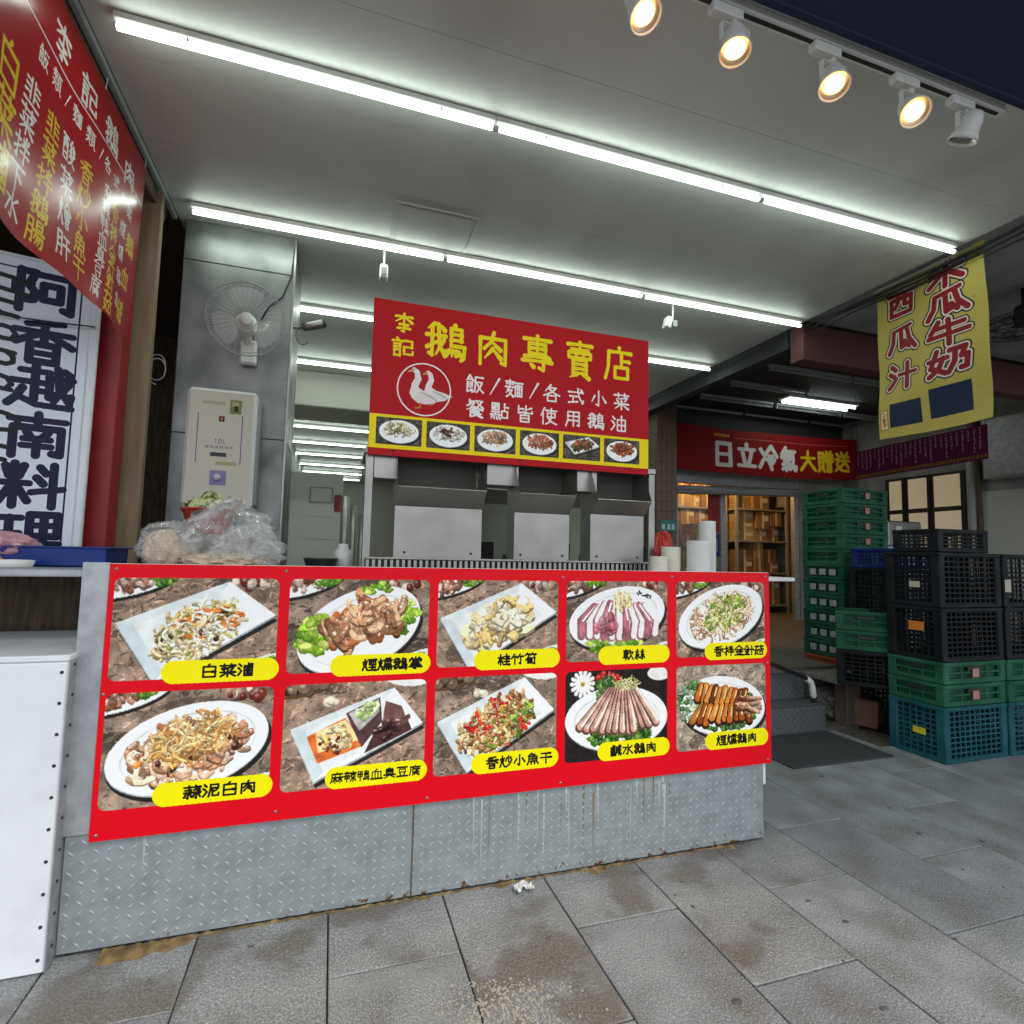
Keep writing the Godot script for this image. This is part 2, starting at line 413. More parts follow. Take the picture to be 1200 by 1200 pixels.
# ---------------------------------------------------------------- lettering: strokes on a 100 x 100 cell, @ places a component in a box
const STROKES := {
	"木": "8 32 92 32|50 4 50 97|48 34 8 82|52 34 92 82", "子": "18 12 82 12 52 38|52 38 52 90 36 86|6 55 94 55", "李": "@木 0 0 100 56|@子 14 52 86 100",
	"言": "44 2 56 12|6 20 94 20|22 36 78 36|22 50 78 50|24 64 24 96|24 64 76 64 76 96|24 94 76 94", "己": "10 12 84 12 84 48|12 48 84 48|12 48 12 88 92 88 92 70", "記": "@言 0 0 48 100|@己 50 6 100 96",
	"鳥": "46 2 36 12|28 12 28 62|28 12 78 12 78 44|28 28 78 28|28 44 78 44|28 60 94 60 90 92 78 98|18 74 8 92|36 74 32 90|52 74 52 88|68 72 72 84",
	"我": "42 4 10 18|4 36 96 36|30 14 30 92 16 86|6 70 52 54|60 4 66 60 94 92 96 76|86 48 48 90|76 8 90 20", "鵝": "@我 0 0 50 100|@鳥 48 0 100 100",
	"肉": "12 22 12 96|12 22 88 22 88 92 76 88|52 4 46 30 24 52|46 30 72 52|50 50 26 78|50 52 74 76",
	"專": "8 10 92 10|24 22 76 22 76 50 24 50 24 22|24 36 76 36|50 0 50 60|10 60 88 60|80 52 90 64|4 72 96 72|70 62 70 96 56 90|28 80 38 88",
	"罒": "6 10 94 10 94 90 6 90 6 10|36 10 36 90|64 10 64 90", "貝": "22 4 22 76|22 4 78 4 78 76|22 28 78 28|22 52 78 52|22 76 78 76|38 80 10 98|62 80 90 98", "士": "6 30 94 30|50 2 50 84|20 84 80 84",
	"賣": "@士 6 0 94 26|@罒 10 28 90 46|@貝 12 47 88 100", "广": "52 0 52 12|14 14 94 14|14 14 12 60 2 96", "占": "50 0 50 50|50 24 92 24|16 50 84 50 84 94 16 94 16 50", "店": "@广 0 0 100 100|@占 26 22 94 96",
	"飠": "50 2 10 34|50 2 90 32|38 26 58 26|22 42 78 42 78 66 22 66 22 42|22 54 78 54|22 66 22 94 80 82|62 76 80 94", "反": "14 10 88 10|14 10 14 50 4 94|22 38 80 38 58 70 26 96|30 46 60 78 94 96", "飯": "@飠 0 0 46 100|@反 46 2 100 98",
	"麥": "8 12 92 12|50 2 50 42|16 24 84 24|4 42 96 42|40 46 12 76|30 58 76 58 54 82 16 98|36 64 92 96", "面": "4 6 96 6|48 6 40 24|14 24 86 24 86 94 14 94 14 24|38 24 38 94|62 24 62 94|38 46 62 46|38 70 62 70", "麵": "@麥 0 0 50 100|@面 50 12 100 96",
	"各": "44 2 12 40|36 18 76 18 50 44 4 66|32 24 60 46 96 62|26 64 74 64 74 96 26 96 26 64", "式": "6 28 94 28|14 52 56 52|34 52 34 88|8 90 60 82|62 4 68 50 92 92 96 74|76 6 88 18", "小": "50 4 50 92 36 84|26 34 8 70|72 32 94 68",
	"艹": "4 50 96 50|30 10 30 90|70 10 70 90", "采": "86 2 16 14|18 22 30 36|48 20 52 34|80 18 66 36|6 52 94 52|50 38 50 98|48 54 8 94|52 54 94 92", "菜": "@艹 0 0 100 26|@采 0 26 100 100",
	"食": "50 0 4 30|50 0 96 30|38 22 60 22|26 36 74 36 74 62 26 62 26 36|26 49 74 49|26 62 26 96 52 84|86 66 62 76|44 68 94 98", "餐": "22 2 22 20|22 10 46 10|26 20 46 20 30 44|10 36 26 28|54 6 90 6 66 40 50 46|60 14 94 44|@食 4 40 96 100",
	"黑": "16 6 84 6 84 42 16 42 16 6|50 6 50 72|32 14 36 32|68 14 64 32|14 56 86 56|2 72 98 72|14 82 6 98|36 82 38 96|60 82 66 96|82 80 96 96", "點": "@黑 0 0 54 100|@占 54 6 100 92",
	"白": "50 0 38 16|14 18 86 18 86 96 14 96 14 18|14 56 86 56", "皆": "14 4 14 48 46 40|14 24 42 22|56 2 56 46 92 46 92 34|88 14 58 26|@白 18 50 82 100", "亻": "80 2 14 50|54 34 54 98",
	"吏": "6 16 94 16|18 30 82 30 82 54 18 54 18 30|50 2 50 60 34 84 4 98|24 62 52 82 96 96", "使": "@亻 0 0 34 100|@吏 32 0 100 100", "用": "16 8 16 60 4 96|16 8 84 8 84 92 72 88|16 34 84 34|16 60 84 60|50 8 50 94",
	"氵": "30 6 74 22|10 34 56 48|6 92 30 84 80 58", "由": "12 26 88 26 88 94 12 94 12 26|50 2 50 94|12 60 88 60", "油": "@氵 0 0 32 100|@由 34 0 100 100",
	"鹵": "50 0 50 18|50 8 86 8|14 20 86 20 86 96 14 96 14 20|32 32 68 80|68 32 32 80|50 28 50 32|28 54 32 58|68 54 72 58|50 80 50 86", "滷": "@氵 0 0 30 100|@鹵 32 0 100 100",
	"火": "18 26 28 50|82 20 68 46|50 4 48 44 6 96|50 50 94 96", "垔": "4 6 96 6|14 20 86 20 86 50 14 50 14 20|38 6 38 50|62 6 62 50|50 50 50 94|16 70 84 70|2 95 98 95", "煙": "@火 0 0 38 100|@垔 40 2 100 100",
	"熏": "80 0 30 8|4 16 96 16|18 26 82 26 82 46 18 46 18 26|50 4 50 72|14 58 86 58|2 72 98 72|14 82 6 98|36 82 38 96|60 82 66 96|82 80 96 96", "燻": "@火 0 0 36 100|@熏 38 0 100 100",
	"掌": "50 0 50 16|22 4 32 16|78 2 66 16|10 18 6 34|10 18 92 18 88 32|30 28 70 28 70 42 30 42 30 28|76 48 22 54|14 66 86 66|4 80 96 80|52 54 52 96 38 92", "圭": "14 22 86 22|50 2 50 96|4 44 96 44|14 68 86 68|2 95 98 95", "桂": "@木 0 0 44 100|@圭 44 0 100 100",
	"竹": "28 4 4 44|14 28 46 28|30 28 30 96|74 4 54 40|62 26 98 26|78 26 78 92 66 86", "竺": "24 2 6 50|18 30 46 30|32 40 36 70|68 2 54 46|64 28 96 28|80 40 84 70", "旬": "34 2 8 44|26 18 90 18 88 92 74 88|26 40 64 40 64 84 26 84 26 40|26 62 64 62", "筍": "@竺 0 0 100 40|@旬 4 32 96 100",
	"車": "10 12 90 12|20 26 80 26 80 62 20 62 20 26|20 44 80 44|4 78 96 78|50 2 50 98", "欠": "36 2 10 42|26 22 90 22 78 40|52 26 48 56 6 96|52 56 94 96", "軟": "@車 0 0 50 100|@欠 48 0 100 100",
	"糸": "56 2 22 26 50 38|74 20 24 54 78 50|50 54 50 96 38 90|26 66 10 86|72 64 90 84", "絲": "@糸 0 0 50 100|@糸 50 0 100 100", "日": "16 4 84 4 84 96 16 96 16 4|16 50 84 50",
	"香": "78 2 24 12|6 28 94 28|50 8 50 50|46 30 8 56|54 30 94 56|@日 20 56 80 100", "扌": "8 28 92 24|54 2 54 92 30 84|6 66 94 46", "半": "22 8 34 28|78 6 66 28|12 38 88 38|4 62 96 62|50 2 50 98", "拌": "@扌 0 0 42 100|@半 42 0 100 100",
	"金": "50 0 2 40|50 0 98 40|26 42 74 42|14 58 86 58|50 42 50 94|26 68 36 84|74 66 62 84|4 95 96 95", "十": "4 44 96 44|50 4 50 98", "針": "@金 0 0 52 100|@十 54 0 100 100",
	"女": "44 2 14 64 88 96|76 34 54 74 6 98|2 36 98 36", "古": "6 22 94 22|50 0 50 50|18 50 82 50 82 96 18 96 18 50", "菇": "@艹 0 0 100 26|@女 0 26 48 100|@古 50 28 100 100",
	"示": "18 10 82 10|4 36 96 36|50 36 50 92 36 86|24 54 6 82|76 54 94 80", "蒜": "@艹 0 0 100 26|@示 0 28 50 100|@示 50 28 100 100", "尼": "16 8 86 8 86 32 16 32|16 8 16 50 2 96|78 44 38 62|36 40 36 88 92 88 92 70", "泥": "@氵 0 0 32 100|@尼 34 0 100 100",
	"麻": "@广 0 0 100 100|@木 16 22 58 100|@木 56 22 98 100", "辛": "50 0 50 12|12 14 88 14|28 22 36 38|72 20 64 38|4 42 96 42|12 66 88 66|50 42 50 98", "束": "8 16 92 16|20 32 80 32 80 56 20 56 20 32|50 0 50 98|46 60 6 92|54 60 94 90", "辣": "@辛 0 0 48 100|@束 50 0 100 100",
	"甲": "14 6 86 6 86 58 14 58 14 6|14 32 86 32|50 6 50 98", "鴨": "@甲 0 4 46 100|@鳥 46 0 100 100", "血": "50 0 36 20|14 24 86 24 86 90|14 24 14 90|38 24 38 90|62 24 62 90|2 92 98 92",
	"臭": "50 0 40 10|22 12 78 12 78 56 22 56 22 12|22 26 78 26|22 41 78 41|4 68 96 68|50 56 46 74 8 98|52 70 94 98|70 56 80 64", "豆": "10 6 90 6|24 24 76 24 76 52 24 52 24 24|28 62 36 82|72 60 64 82|4 94 96 94",
	"腐": "@广 0 0 100 100|38 24 26 44|32 36 32 54|48 34 90 34|74 24 74 54 64 50|58 40 64 46|@肉 24 52 94 100", "少": "50 2 50 56|24 16 8 46|74 14 94 40|86 48 60 78 10 98", "炒": "@火 0 0 42 100|@少 44 0 100 100",
	"魚": "40 0 14 24|32 12 66 12 54 28|18 28 82 28 82 70 18 70 18 28|50 28 50 70|18 49 82 49|12 80 4 98|36 80 38 96|62 80 66 96|84 78 96 96", "干": "12 12 88 12|4 46 96 46|50 12 50 98",
	"咸": "14 18 92 18|14 18 14 60 2 96|24 34 54 34|26 46 52 46 52 70 26 70 26 46|60 2 68 60 92 94 96 76|90 40 54 92|78 4 90 12", "鹹": "@鹵 0 0 46 100|@咸 46 0 100 100", "水": "50 2 50 92 36 86|6 30 38 30 6 84|86 18 56 42|52 40 94 88",
	"韭": "38 4 38 78|62 4 62 78|8 18 36 18|8 40 36 40|4 64 36 60|64 18 94 18|64 40 94 40|64 60 96 64|2 94 98 94", "下": "4 10 96 10|48 10 48 98|52 34 80 56", "月": "18 6 18 60 4 98|18 6 82 6 82 92 66 88|18 34 82 34|18 60 82 60",
	"昜": "24 2 76 2 76 32 24 32 24 2|24 17 76 17|2 44 98 44|30 44 6 76|26 58 88 58 84 92 70 96|48 58 20 92|68 58 44 94", "腸": "@月 0 0 42 100|@昜 42 0 100 100",
	"酉": "4 8 96 8|14 26 86 26 86 96 14 96 14 26|38 8 38 40 24 54|62 8 62 50 80 50|14 76 86 76", "夋": "48 0 18 24 76 20|66 10 86 32|40 30 12 52|60 30 88 50|42 44 14 74|34 56 76 56 50 84 10 98|34 62 60 84 96 98", "酸": "@酉 0 0 46 100|@夋 48 0 100 100",
	"會": "50 0 2 36|50 0 98 36|30 32 70 32|18 40 82 40 82 62 18 62 18 40|50 40 50 62|34 46 38 56|66 46 62 56|@日 26 66 74 100", "燴": "@火 0 0 36 100|@會 38 0 100 100", "肝": "@月 0 0 44 100|@干 46 4 100 100",
	"米": "22 8 34 30|78 6 64 30|4 46 96 46|50 2 50 98|46 48 8 88|54 48 94 86", "頁": "4 6 96 6|48 6 40 20|22 20 78 20 78 78 22 78 22 20|22 40 78 40|22 58 78 58|38 80 8 98|62 80 94 98", "大": "6 34 94 34|50 2 48 46 4 96|52 46 96 96", "類": "@米 0 0 48 52|@大 0 48 48 100|@頁 50 0 100 100",
	"越": "18 14 62 14|40 0 40 40|6 40 58 40|40 40 40 80|40 60 58 60|22 56 14 78 2 94|16 76 44 92 98 94|60 26 98 26|62 26 62 72 74 64|74 4 78 50 94 80 96 66|92 36 70 78|84 8 94 16",
	"南": "8 14 92 14|50 0 50 32|14 32 14 98|14 32 86 32 86 92 74 90|34 42 40 54|66 42 58 54|30 58 70 58|28 74 72 74|50 58 50 96", "斗": "26 8 44 22|18 32 38 46|4 66 96 56|66 2 66 98", "料": "@米 0 0 48 100|@斗 48 0 100 100",
	"王": "8 12 92 12|12 48 88 48|2 90 96 82|50 12 50 84", "里": "14 6 86 6 86 56 14 56 14 6|14 31 86 31|50 6 50 94|8 74 92 74|0 95 100 95", "理": "@王 0 2 40 100|@里 42 0 100 98",
	"阝": "22 4 22 98|22 6 84 6 56 38|56 38 84 52 80 72 50 74", "可": "2 10 98 10|80 10 80 92 62 86|14 32 54 32 54 68 14 68 14 32", "阿": "@阝 0 0 36 100|@可 34 0 100 100",
	"瓜": "84 4 22 14|24 14 20 60 4 96|50 14 50 84|50 84 74 76|62 62 76 86|72 12 78 56 98 94", "牛": "28 2 8 42|22 26 88 26|2 58 98 58|52 2 52 98", "乃": "12 10 80 10 62 44 88 44 82 88 60 90|36 10 34 56 6 96", "奶": "@女 0 0 48 100|@乃 46 0 100 100",
	"西": "4 10 96 10|14 30 86 30 86 94 14 94 14 30|38 10 36 48 26 64|62 10 62 58 76 60", "汁": "@氵 0 0 34 100|@十 36 0 100 100", "立": "50 0 50 16|10 22 90 22|28 36 38 78|74 34 60 82|4 92 96 92", "冫": "20 16 70 34|10 92 80 60",
	"令": "50 0 2 42|50 0 98 42|34 42 66 42|18 58 82 58 52 84|40 70 62 98", "冷": "@冫 0 0 26 100|@令 26 0 100 100", "氣": "30 0 10 30|24 14 90 14|26 28 80 28|10 42 82 42 80 80 96 96 98 80|@米 16 50 68 98",
	"曾": "26 0 36 12|74 0 64 12|8 16 92 16 92 48 8 48 8 16|50 16 50 48|28 24 36 40|72 24 64 40|@日 20 54 80 100", "贈": "@貝 0 2 44 100|@曾 46 0 100 100", "送": "44 2 52 16|84 2 74 18|36 22 94 22|30 42 98 42|64 22 58 56 34 78|66 48 94 76|12 8 24 20|6 36 26 36 12 62 26 78|2 94 20 78 46 92 98 94",
	"羔": "28 0 38 10|72 0 62 10|12 16 88 16|18 30 82 30|4 46 96 46|50 10 50 62|14 60 86 60|12 72 4 96|36 74 38 94|60 74 66 94|84 72 96 94", "糕": "@米 0 0 44 100|@羔 46 0 100 100", "/": "74 4 26 96", "H": "18 4 18 96|82 4 82 96|18 50 82 50", "u": "20 34 20 80 38 96 62 92 80 76|80 34 80 96", "o": "50 34 24 46 20 66 28 88 50 96 72 88 80 66 76 46 50 34", "n": "20 34 20 96|20 54 40 36 64 36 78 50 78 96", "g": "78 34 78 112 60 126 26 122|78 48 50 34 24 46 20 64 28 86 50 94 78 80", "Q": "50 4 18 22 10 50 18 80 50 96 82 80 90 50 82 22 50 4|58 72 94 104", "1": "34 20 52 6 52 96", "0": "50 4 22 20 22 80 50 96 78 80 78 20 50 4", "L": "26 4 26 95 80 95",
}
var glyphs := {}
func strokes_of(ch: String) -> Array:
	if glyphs.has(ch): return glyphs[ch]
	var out := []
	for s in STROKES.get(ch, "").split("|", false):
		if s.begins_with("@"):
			var f: PackedStringArray = s.substr(1).split(" ")
			var o := Vector2(float(f[1]), float(f[2])) / 100.0
			var e := Vector2(float(f[3]), float(f[4])) / 100.0
			for p in strokes_of(f[0]):
				var q := PackedVector2Array()
				for v in p: q.append(o + v * (e - o))
				out.append(q)
		else:
			var n: PackedFloat64Array = s.split_floats(" ")
			var q := PackedVector2Array()
			for i in range(0, n.size() - 1, 2): q.append(Vector2(n[i], n[i + 1]) / 100.0)
			out.append(q)
	glyphs[ch] = out
	return out
var discs := {}
var stamps := {}
func disc_mask(r: float) -> Image:
	var key := int(round(r * 4.0))
	if not discs.has(key):
		var rr := key / 4.0
		var n := int(ceil(rr)) * 2 + 3
		var im := Image.create(n, n, false, Image.FORMAT_RGBA8)
		var c := (n - 1) * 0.5
		for y in n:
			for x in n:
				im.set_pixel(x, y, Color(1, 1, 1, clampf(rr + 0.5 - Vector2(x - c, y - c).length(), 0.0, 1.0)))
		discs[key] = im
	return discs[key]
func dot(img: Image, p: Vector2, r: float, c: Color):
	r = maxf(r, 0.4)
	var k := disc_mask(r)
	var key := "%d %d" % [int(round(r * 4.0)), c.to_rgba32()]
	if not stamps.has(key):
		var s := Image.create(k.get_width(), k.get_width(), false, Image.FORMAT_RGBA8)
		s.fill(c)
		if stamps.size() > 6000: stamps.clear()
		stamps[key] = s
	var h := (k.get_width() - 1) * 0.5
	img.blend_rect_mask(stamps[key], k, Rect2i(0, 0, k.get_width(), k.get_width()), Vector2i(int(round(p.x - h)), int(round(p.y - h))))
func stroke(img: Image, pts: PackedVector2Array, r0: float, r1: float, c: Color):
	var total := 0.0
	for i in pts.size() - 1: total += pts[i].distance_to(pts[i + 1])
	var done := 0.0
	for i in pts.size() - 1:
		var l := pts[i].distance_to(pts[i + 1])
		var n := maxi(1, int(ceil(l / maxf(0.8, minf(r0, r1) * 0.5))))
		for k in n + 1:
			var t := float(k) / n
			dot(img, pts[i].lerp(pts[i + 1], t), lerpf(r0, r1, (done + l * t) / maxf(total, 0.001)), c)
		done += l
# brush 0: even gothic strokes; brush 1: swelling brush strokes; brush 2: flat clerical strokes
func glyph(img: Image, ch: String, at: Vector2, size: Vector2, width: float, c: Color, brush := 1):
	for s in strokes_of(ch):
		var pts := PackedVector2Array()
		for v in s: pts.append(at + v * size)
		var d := pts[pts.size() - 1] - pts[0]
		var flat := absf(d.y) < absf(d.x) * 0.3
		var r := width * 0.5
		if brush == 0:
			stroke(img, pts, r * (0.86 if flat else 1.0), r * (0.86 if flat else 1.0), c)
		elif brush == 2:
			stroke(img, pts, r * (0.9 if flat else 0.8), r * (1.25 if flat else 0.85), c)
		elif pts.size() == 2 and d.x < -2.0 and d.y > 2.0:
			stroke(img, pts, r * 1.25, r * 0.4, c)
		elif pts.size() == 2 and d.x > 2.0 and d.y > 2.0 and not flat:
			stroke(img, pts, r * 0.6, r * 1.4, c)
		elif pts.size() == 2:
			var m := pts[0].lerp(pts[1], 0.5) + Vector2(0, -size.y * 0.012 if flat else 0.0)
			stroke(img, PackedVector2Array([pts[0], m]), r * 1.2, r * 0.8, c)
			stroke(img, PackedVector2Array([m, pts[1]]), r * 0.8, r * (1.25 if flat else 0.95), c)
		else:
			stroke(img, pts, r * 1.05, r * 0.95, c)
func word(img: Image, text: String, at: Vector2, step: Vector2, size: Vector2, width: float, c: Color, brush := 1):
	for i in text.length():
		glyph(img, text[i], at + step * i, size, width, c, brush)

# ---------------------------------------------------------------- painting of printed pictures
func fill_poly(img: Image, pts: PackedVector2Array, c: Color):
	var lo := INF
	var hi := -INF
	for p in pts:
		lo = minf(lo, p.y)
		hi = maxf(hi, p.y)
	for y in range(maxi(0, int(lo)), mini(img.get_height() - 1, int(hi)) + 1):
		var xs := []
		var fy := y + 0.5
		for i in pts.size():
			var a := pts[i]
			var b := pts[(i + 1) % pts.size()]
			if (a.y <= fy) != (b.y <= fy): xs.append(a.x + (fy - a.y) / (b.y - a.y) * (b.x - a.x))
		xs.sort()
		for i in range(0, xs.size() - 1, 2):
			img.fill_rect(Rect2i(int(round(xs[i])), y, int(round(xs[i + 1])) - int(round(xs[i])), 1), c)
func ellipse(img: Image, c: Vector2, rx: float, ry: float, ang: float, col: Color):
	var pts := PackedVector2Array()
	for k in 48: pts.append(c + Vector2(cos(TAU * k / 48) * rx, sin(TAU * k / 48) * ry).rotated(ang))
	fill_poly(img, pts, col)
func pick(cols: Array) -> Color:
	var c: Color = cols[rng.randi() % cols.size()]
	var f: float = [0.82, 0.93, 1.0, 1.08][rng.randi() % 4]
	return Color(minf(c.r * f, 1.0), minf(c.g * f, 1.0), minf(c.b * f, 1.0))
func spot_in(c: Vector2, rx: float, ry: float, ang: float) -> Vector2:
	var a := rng.randf() * TAU
	var r := sqrt(rng.randf())
	return c + Vector2(cos(a) * rx * r, sin(a) * ry * r).rotated(ang)
# a heap of curled strips; every strip has its darker underside and a lighter top, as in the printed photograph
func heap(img: Image, c: Vector2, rx: float, ry: float, ang: float, n: int, length: float, w: float, cols: Array, bend := 0.6, lean := -99.0):
	for i in n:
		var p := spot_in(c, rx, ry, ang)
		var a := rng.randf() * TAU if lean < -50.0 else lean + rng.randf_range(-0.4, 0.4)
		var l := length * rng.randf_range(0.6, 1.3)
		var b := rng.randf_range(-bend, bend)
		var pts := PackedVector2Array()
		for k in 5:
			var t := k / 4.0 - 0.5
			pts.append(p + Vector2(t * l, b * l * (0.25 - t * t) * 2.0).rotated(a))
		var col := pick(cols)
		var low := PackedVector2Array()
		var top := PackedVector2Array()
		for q in pts:
			low.append(q + Vector2(0.6, w * 0.4))
			top.append(q + Vector2(-0.3, -w * 0.22))
		stroke(img, low, w * 0.5, w * 0.4, col.darkened(rng.randf_range(0.25, 0.55)))
		for k in 4:
			var cc := pick([col])
			stroke(img, PackedVector2Array([pts[k], pts[k + 1]]), w * rng.randf_range(0.36, 0.55), w * rng.randf_range(0.32, 0.5), cc)
			if rng.randf() < 0.6: stroke(img, PackedVector2Array([top[k], top[k].lerp(top[k + 1], rng.randf())]), w * rng.randf_range(0.08, 0.2), w * 0.08, cc.lightened(rng.randf_range(0.3, 0.75)))
			if rng.randf() < 0.35: dot(img, pts[k] + Vector2(rng.randf_range(-w, w), rng.randf_range(-w, w)) * 0.35, w * rng.randf_range(0.08, 0.2), cc.darkened(0.35))
func bits(img: Image, c: Vector2, rx: float, ry: float, ang: float, n: int, r: float, cols: Array):
	for i in n:
		var p := spot_in(c, rx, ry, ang)
		var col := pick(cols)
		var q := r * rng.randf_range(0.5, 1.2)
		dot(img, p + Vector2(0.5, q * 0.4), q, col.darkened(0.35))
		dot(img, p, q, col)
		dot(img, p + Vector2(-q * 0.25, -q * 0.3), q * 0.4, col.lightened(0.35))
func leaves(img: Image, c: Vector2, rx: float, ry: float, ang: float, n: int, r: float, cols: Array):
	for i in n:
		var p := spot_in(c, rx, ry, ang)
		var col := pick(cols)
		var pts := PackedVector2Array()
		for k in 11:
			var a := TAU * k / 11.0
			pts.append(p + Vector2(cos(a), sin(a) * 0.7) * r * rng.randf_range(0.6, 1.15))
		fill_poly(img, pts, col.darkened(0.25))
		var pt2 := PackedVector2Array()
		for q in pts: pt2.append(p + (q - p) * 0.8 - Vector2(0, r * 0.1))
		fill_poly(img, pt2, col)
		stroke(img, PackedVector2Array([p, p + Vector2(rng.randf_range(-r, r), -r * 0.7)]), 0.8, 0.5, col.lightened(0.45))
func table_top(img: Image, tone: Color):
	img.fill(tone)
	var w := img.get_width()
	var h := img.get_height()
	for i in 14: ellipse(img, Vector2(rng.randf() * w, rng.randf() * h), rng.randf_range(30, 90), rng.randf_range(12, 40), rng.randf_range(-0.6, 0.2), Color(tone.r, tone.g, tone.b) * rng.randf_range(0.5, 1.15) + Color(0, 0, 0, 1))
	for i in 900:
		var p := Vector2(rng.randf() * w, rng.randf() * h)
		var l := rng.randf_range(3, 26)
		var f := rng.randf_range(0.4, 1.5)
		var c := Color(minf(tone.r * f, 1), minf(tone.g * f * 0.99, 1), minf(tone.b * f * 0.97, 1))
		stroke(img, PackedVector2Array([p, p + Vector2(l, 0).rotated(rng.randfn(-0.3, 0.5) if i % 3 else rng.randf() * TAU)]), rng.randf_range(0.4, 1.5), 0.5, c)
func round_plate(img: Image, c: Vector2, rx: float, ry: float, ang: float):
	ellipse(img, c + Vector2(5, 12), rx * 1.02, ry * 1.03, ang, Color(0.13, 0.12, 0.12))
	ellipse(img, c + Vector2(0, 4), rx, ry, ang, Color(0.66, 0.68, 0.7))
	ellipse(img, c, rx, ry, ang, Color(0.93, 0.94, 0.95))
	ellipse(img, c + Vector2(0, 1), rx * 0.84, ry * 0.8, ang, Color(0.80, 0.83, 0.85))
	ellipse(img, c + Vector2(1, 3), rx * 0.81, ry * 0.77, ang, Color(0.91, 0.92, 0.94))
func square_plate(img: Image, q: Array):
	var m: Vector2 = (q[0] + q[1] + q[2] + q[3]) * 0.25
	var sh := PackedVector2Array()
	var lo := PackedVector2Array()
	var a := PackedVector2Array()
	var b := PackedVector2Array()
	for p in q:
		sh.append(p + Vector2(5, 16))
		lo.append(p + Vector2(0, 6))
		a.append(p)
		b.append(m + (p - m) * 0.78 + Vector2(0, 4))
	fill_poly(img, sh, Color(0.14, 0.13, 0.13))
	fill_poly(img, lo, Color(0.62, 0.64, 0.66))
	fill_poly(img, a, Color(0.86, 0.89, 0.91))
	for i in 4: fill_poly(img, PackedVector2Array([a[i], a[(i + 1) % 4], b[(i + 1) % 4], b[i]]), [Color(0.80, 0.84, 0.87), Color(0.92, 0.94, 0.95), Color(0.95, 0.96, 0.96), Color(0.76, 0.81, 0.85)][i])
	fill_poly(img, b, Color(0.84, 0.87, 0.89))
func corner_props(img: Image, w: float, h: float, pots := false):
	if pots:
		ellipse(img, Vector2(40, 2), 90, 34, -0.15, Color(0.35, 0.24, 0.15))
		ellipse(img, Vector2(36, -6), 84, 32, -0.15, Color(0.16, 0.11, 0.08))
		bits(img, Vector2(40, 2), 60, 16, 0, 14, 15, [Color(0.42, 0.34, 0.28), Color(0.52, 0.44, 0.36)])
		bits(img, Vector2(w * 0.34, h * 0.17), 26, 6, 0, 4, 12, [Color(0.86, 0.82, 0.76)])
		ellipse(img, Vector2(w * 0.86, -8), 70, 26, 0.1, Color(0.88, 0.89, 0.9))
	else:
		ellipse(img, Vector2(30, 14), 120, 40, -0.25, Color(0.12, 0.11, 0.11))
		ellipse(img, Vector2(28, 6), 120, 40, -0.25, Color(0.88, 0.9, 0.91))
		heap(img, Vector2(30, 8), 60, 18, -0.2, 20, 30, 12, [Color(0.62, 0.45, 0.38), Color(0.5, 0.33, 0.24), Color(0.8, 0.7, 0.66)])
		leaves(img, Vector2(106, 2), 34, 14, -0.3, 12, 13, [Color(0.45, 0.62, 0.16), Color(0.3, 0.5, 0.12)])
		bits(img, Vector2(w * 0.82, h * 0.05), 50, 12, 0.1, 16, 11, [Color(0.62, 0.5, 0.42), Color(0.8, 0.74, 0.68), Color(0.42, 0.16, 0.12)])
		ellipse(img, Vector2(w * 0.98, h * 0.96), 80, 46, -0.2, Color(0.84, 0.86, 0.87))
		leaves(img, Vector2(w * 0.95, h * 0.84), 30, 6, -0.1, 8, 7, [Color(0.4, 0.55, 0.15)])
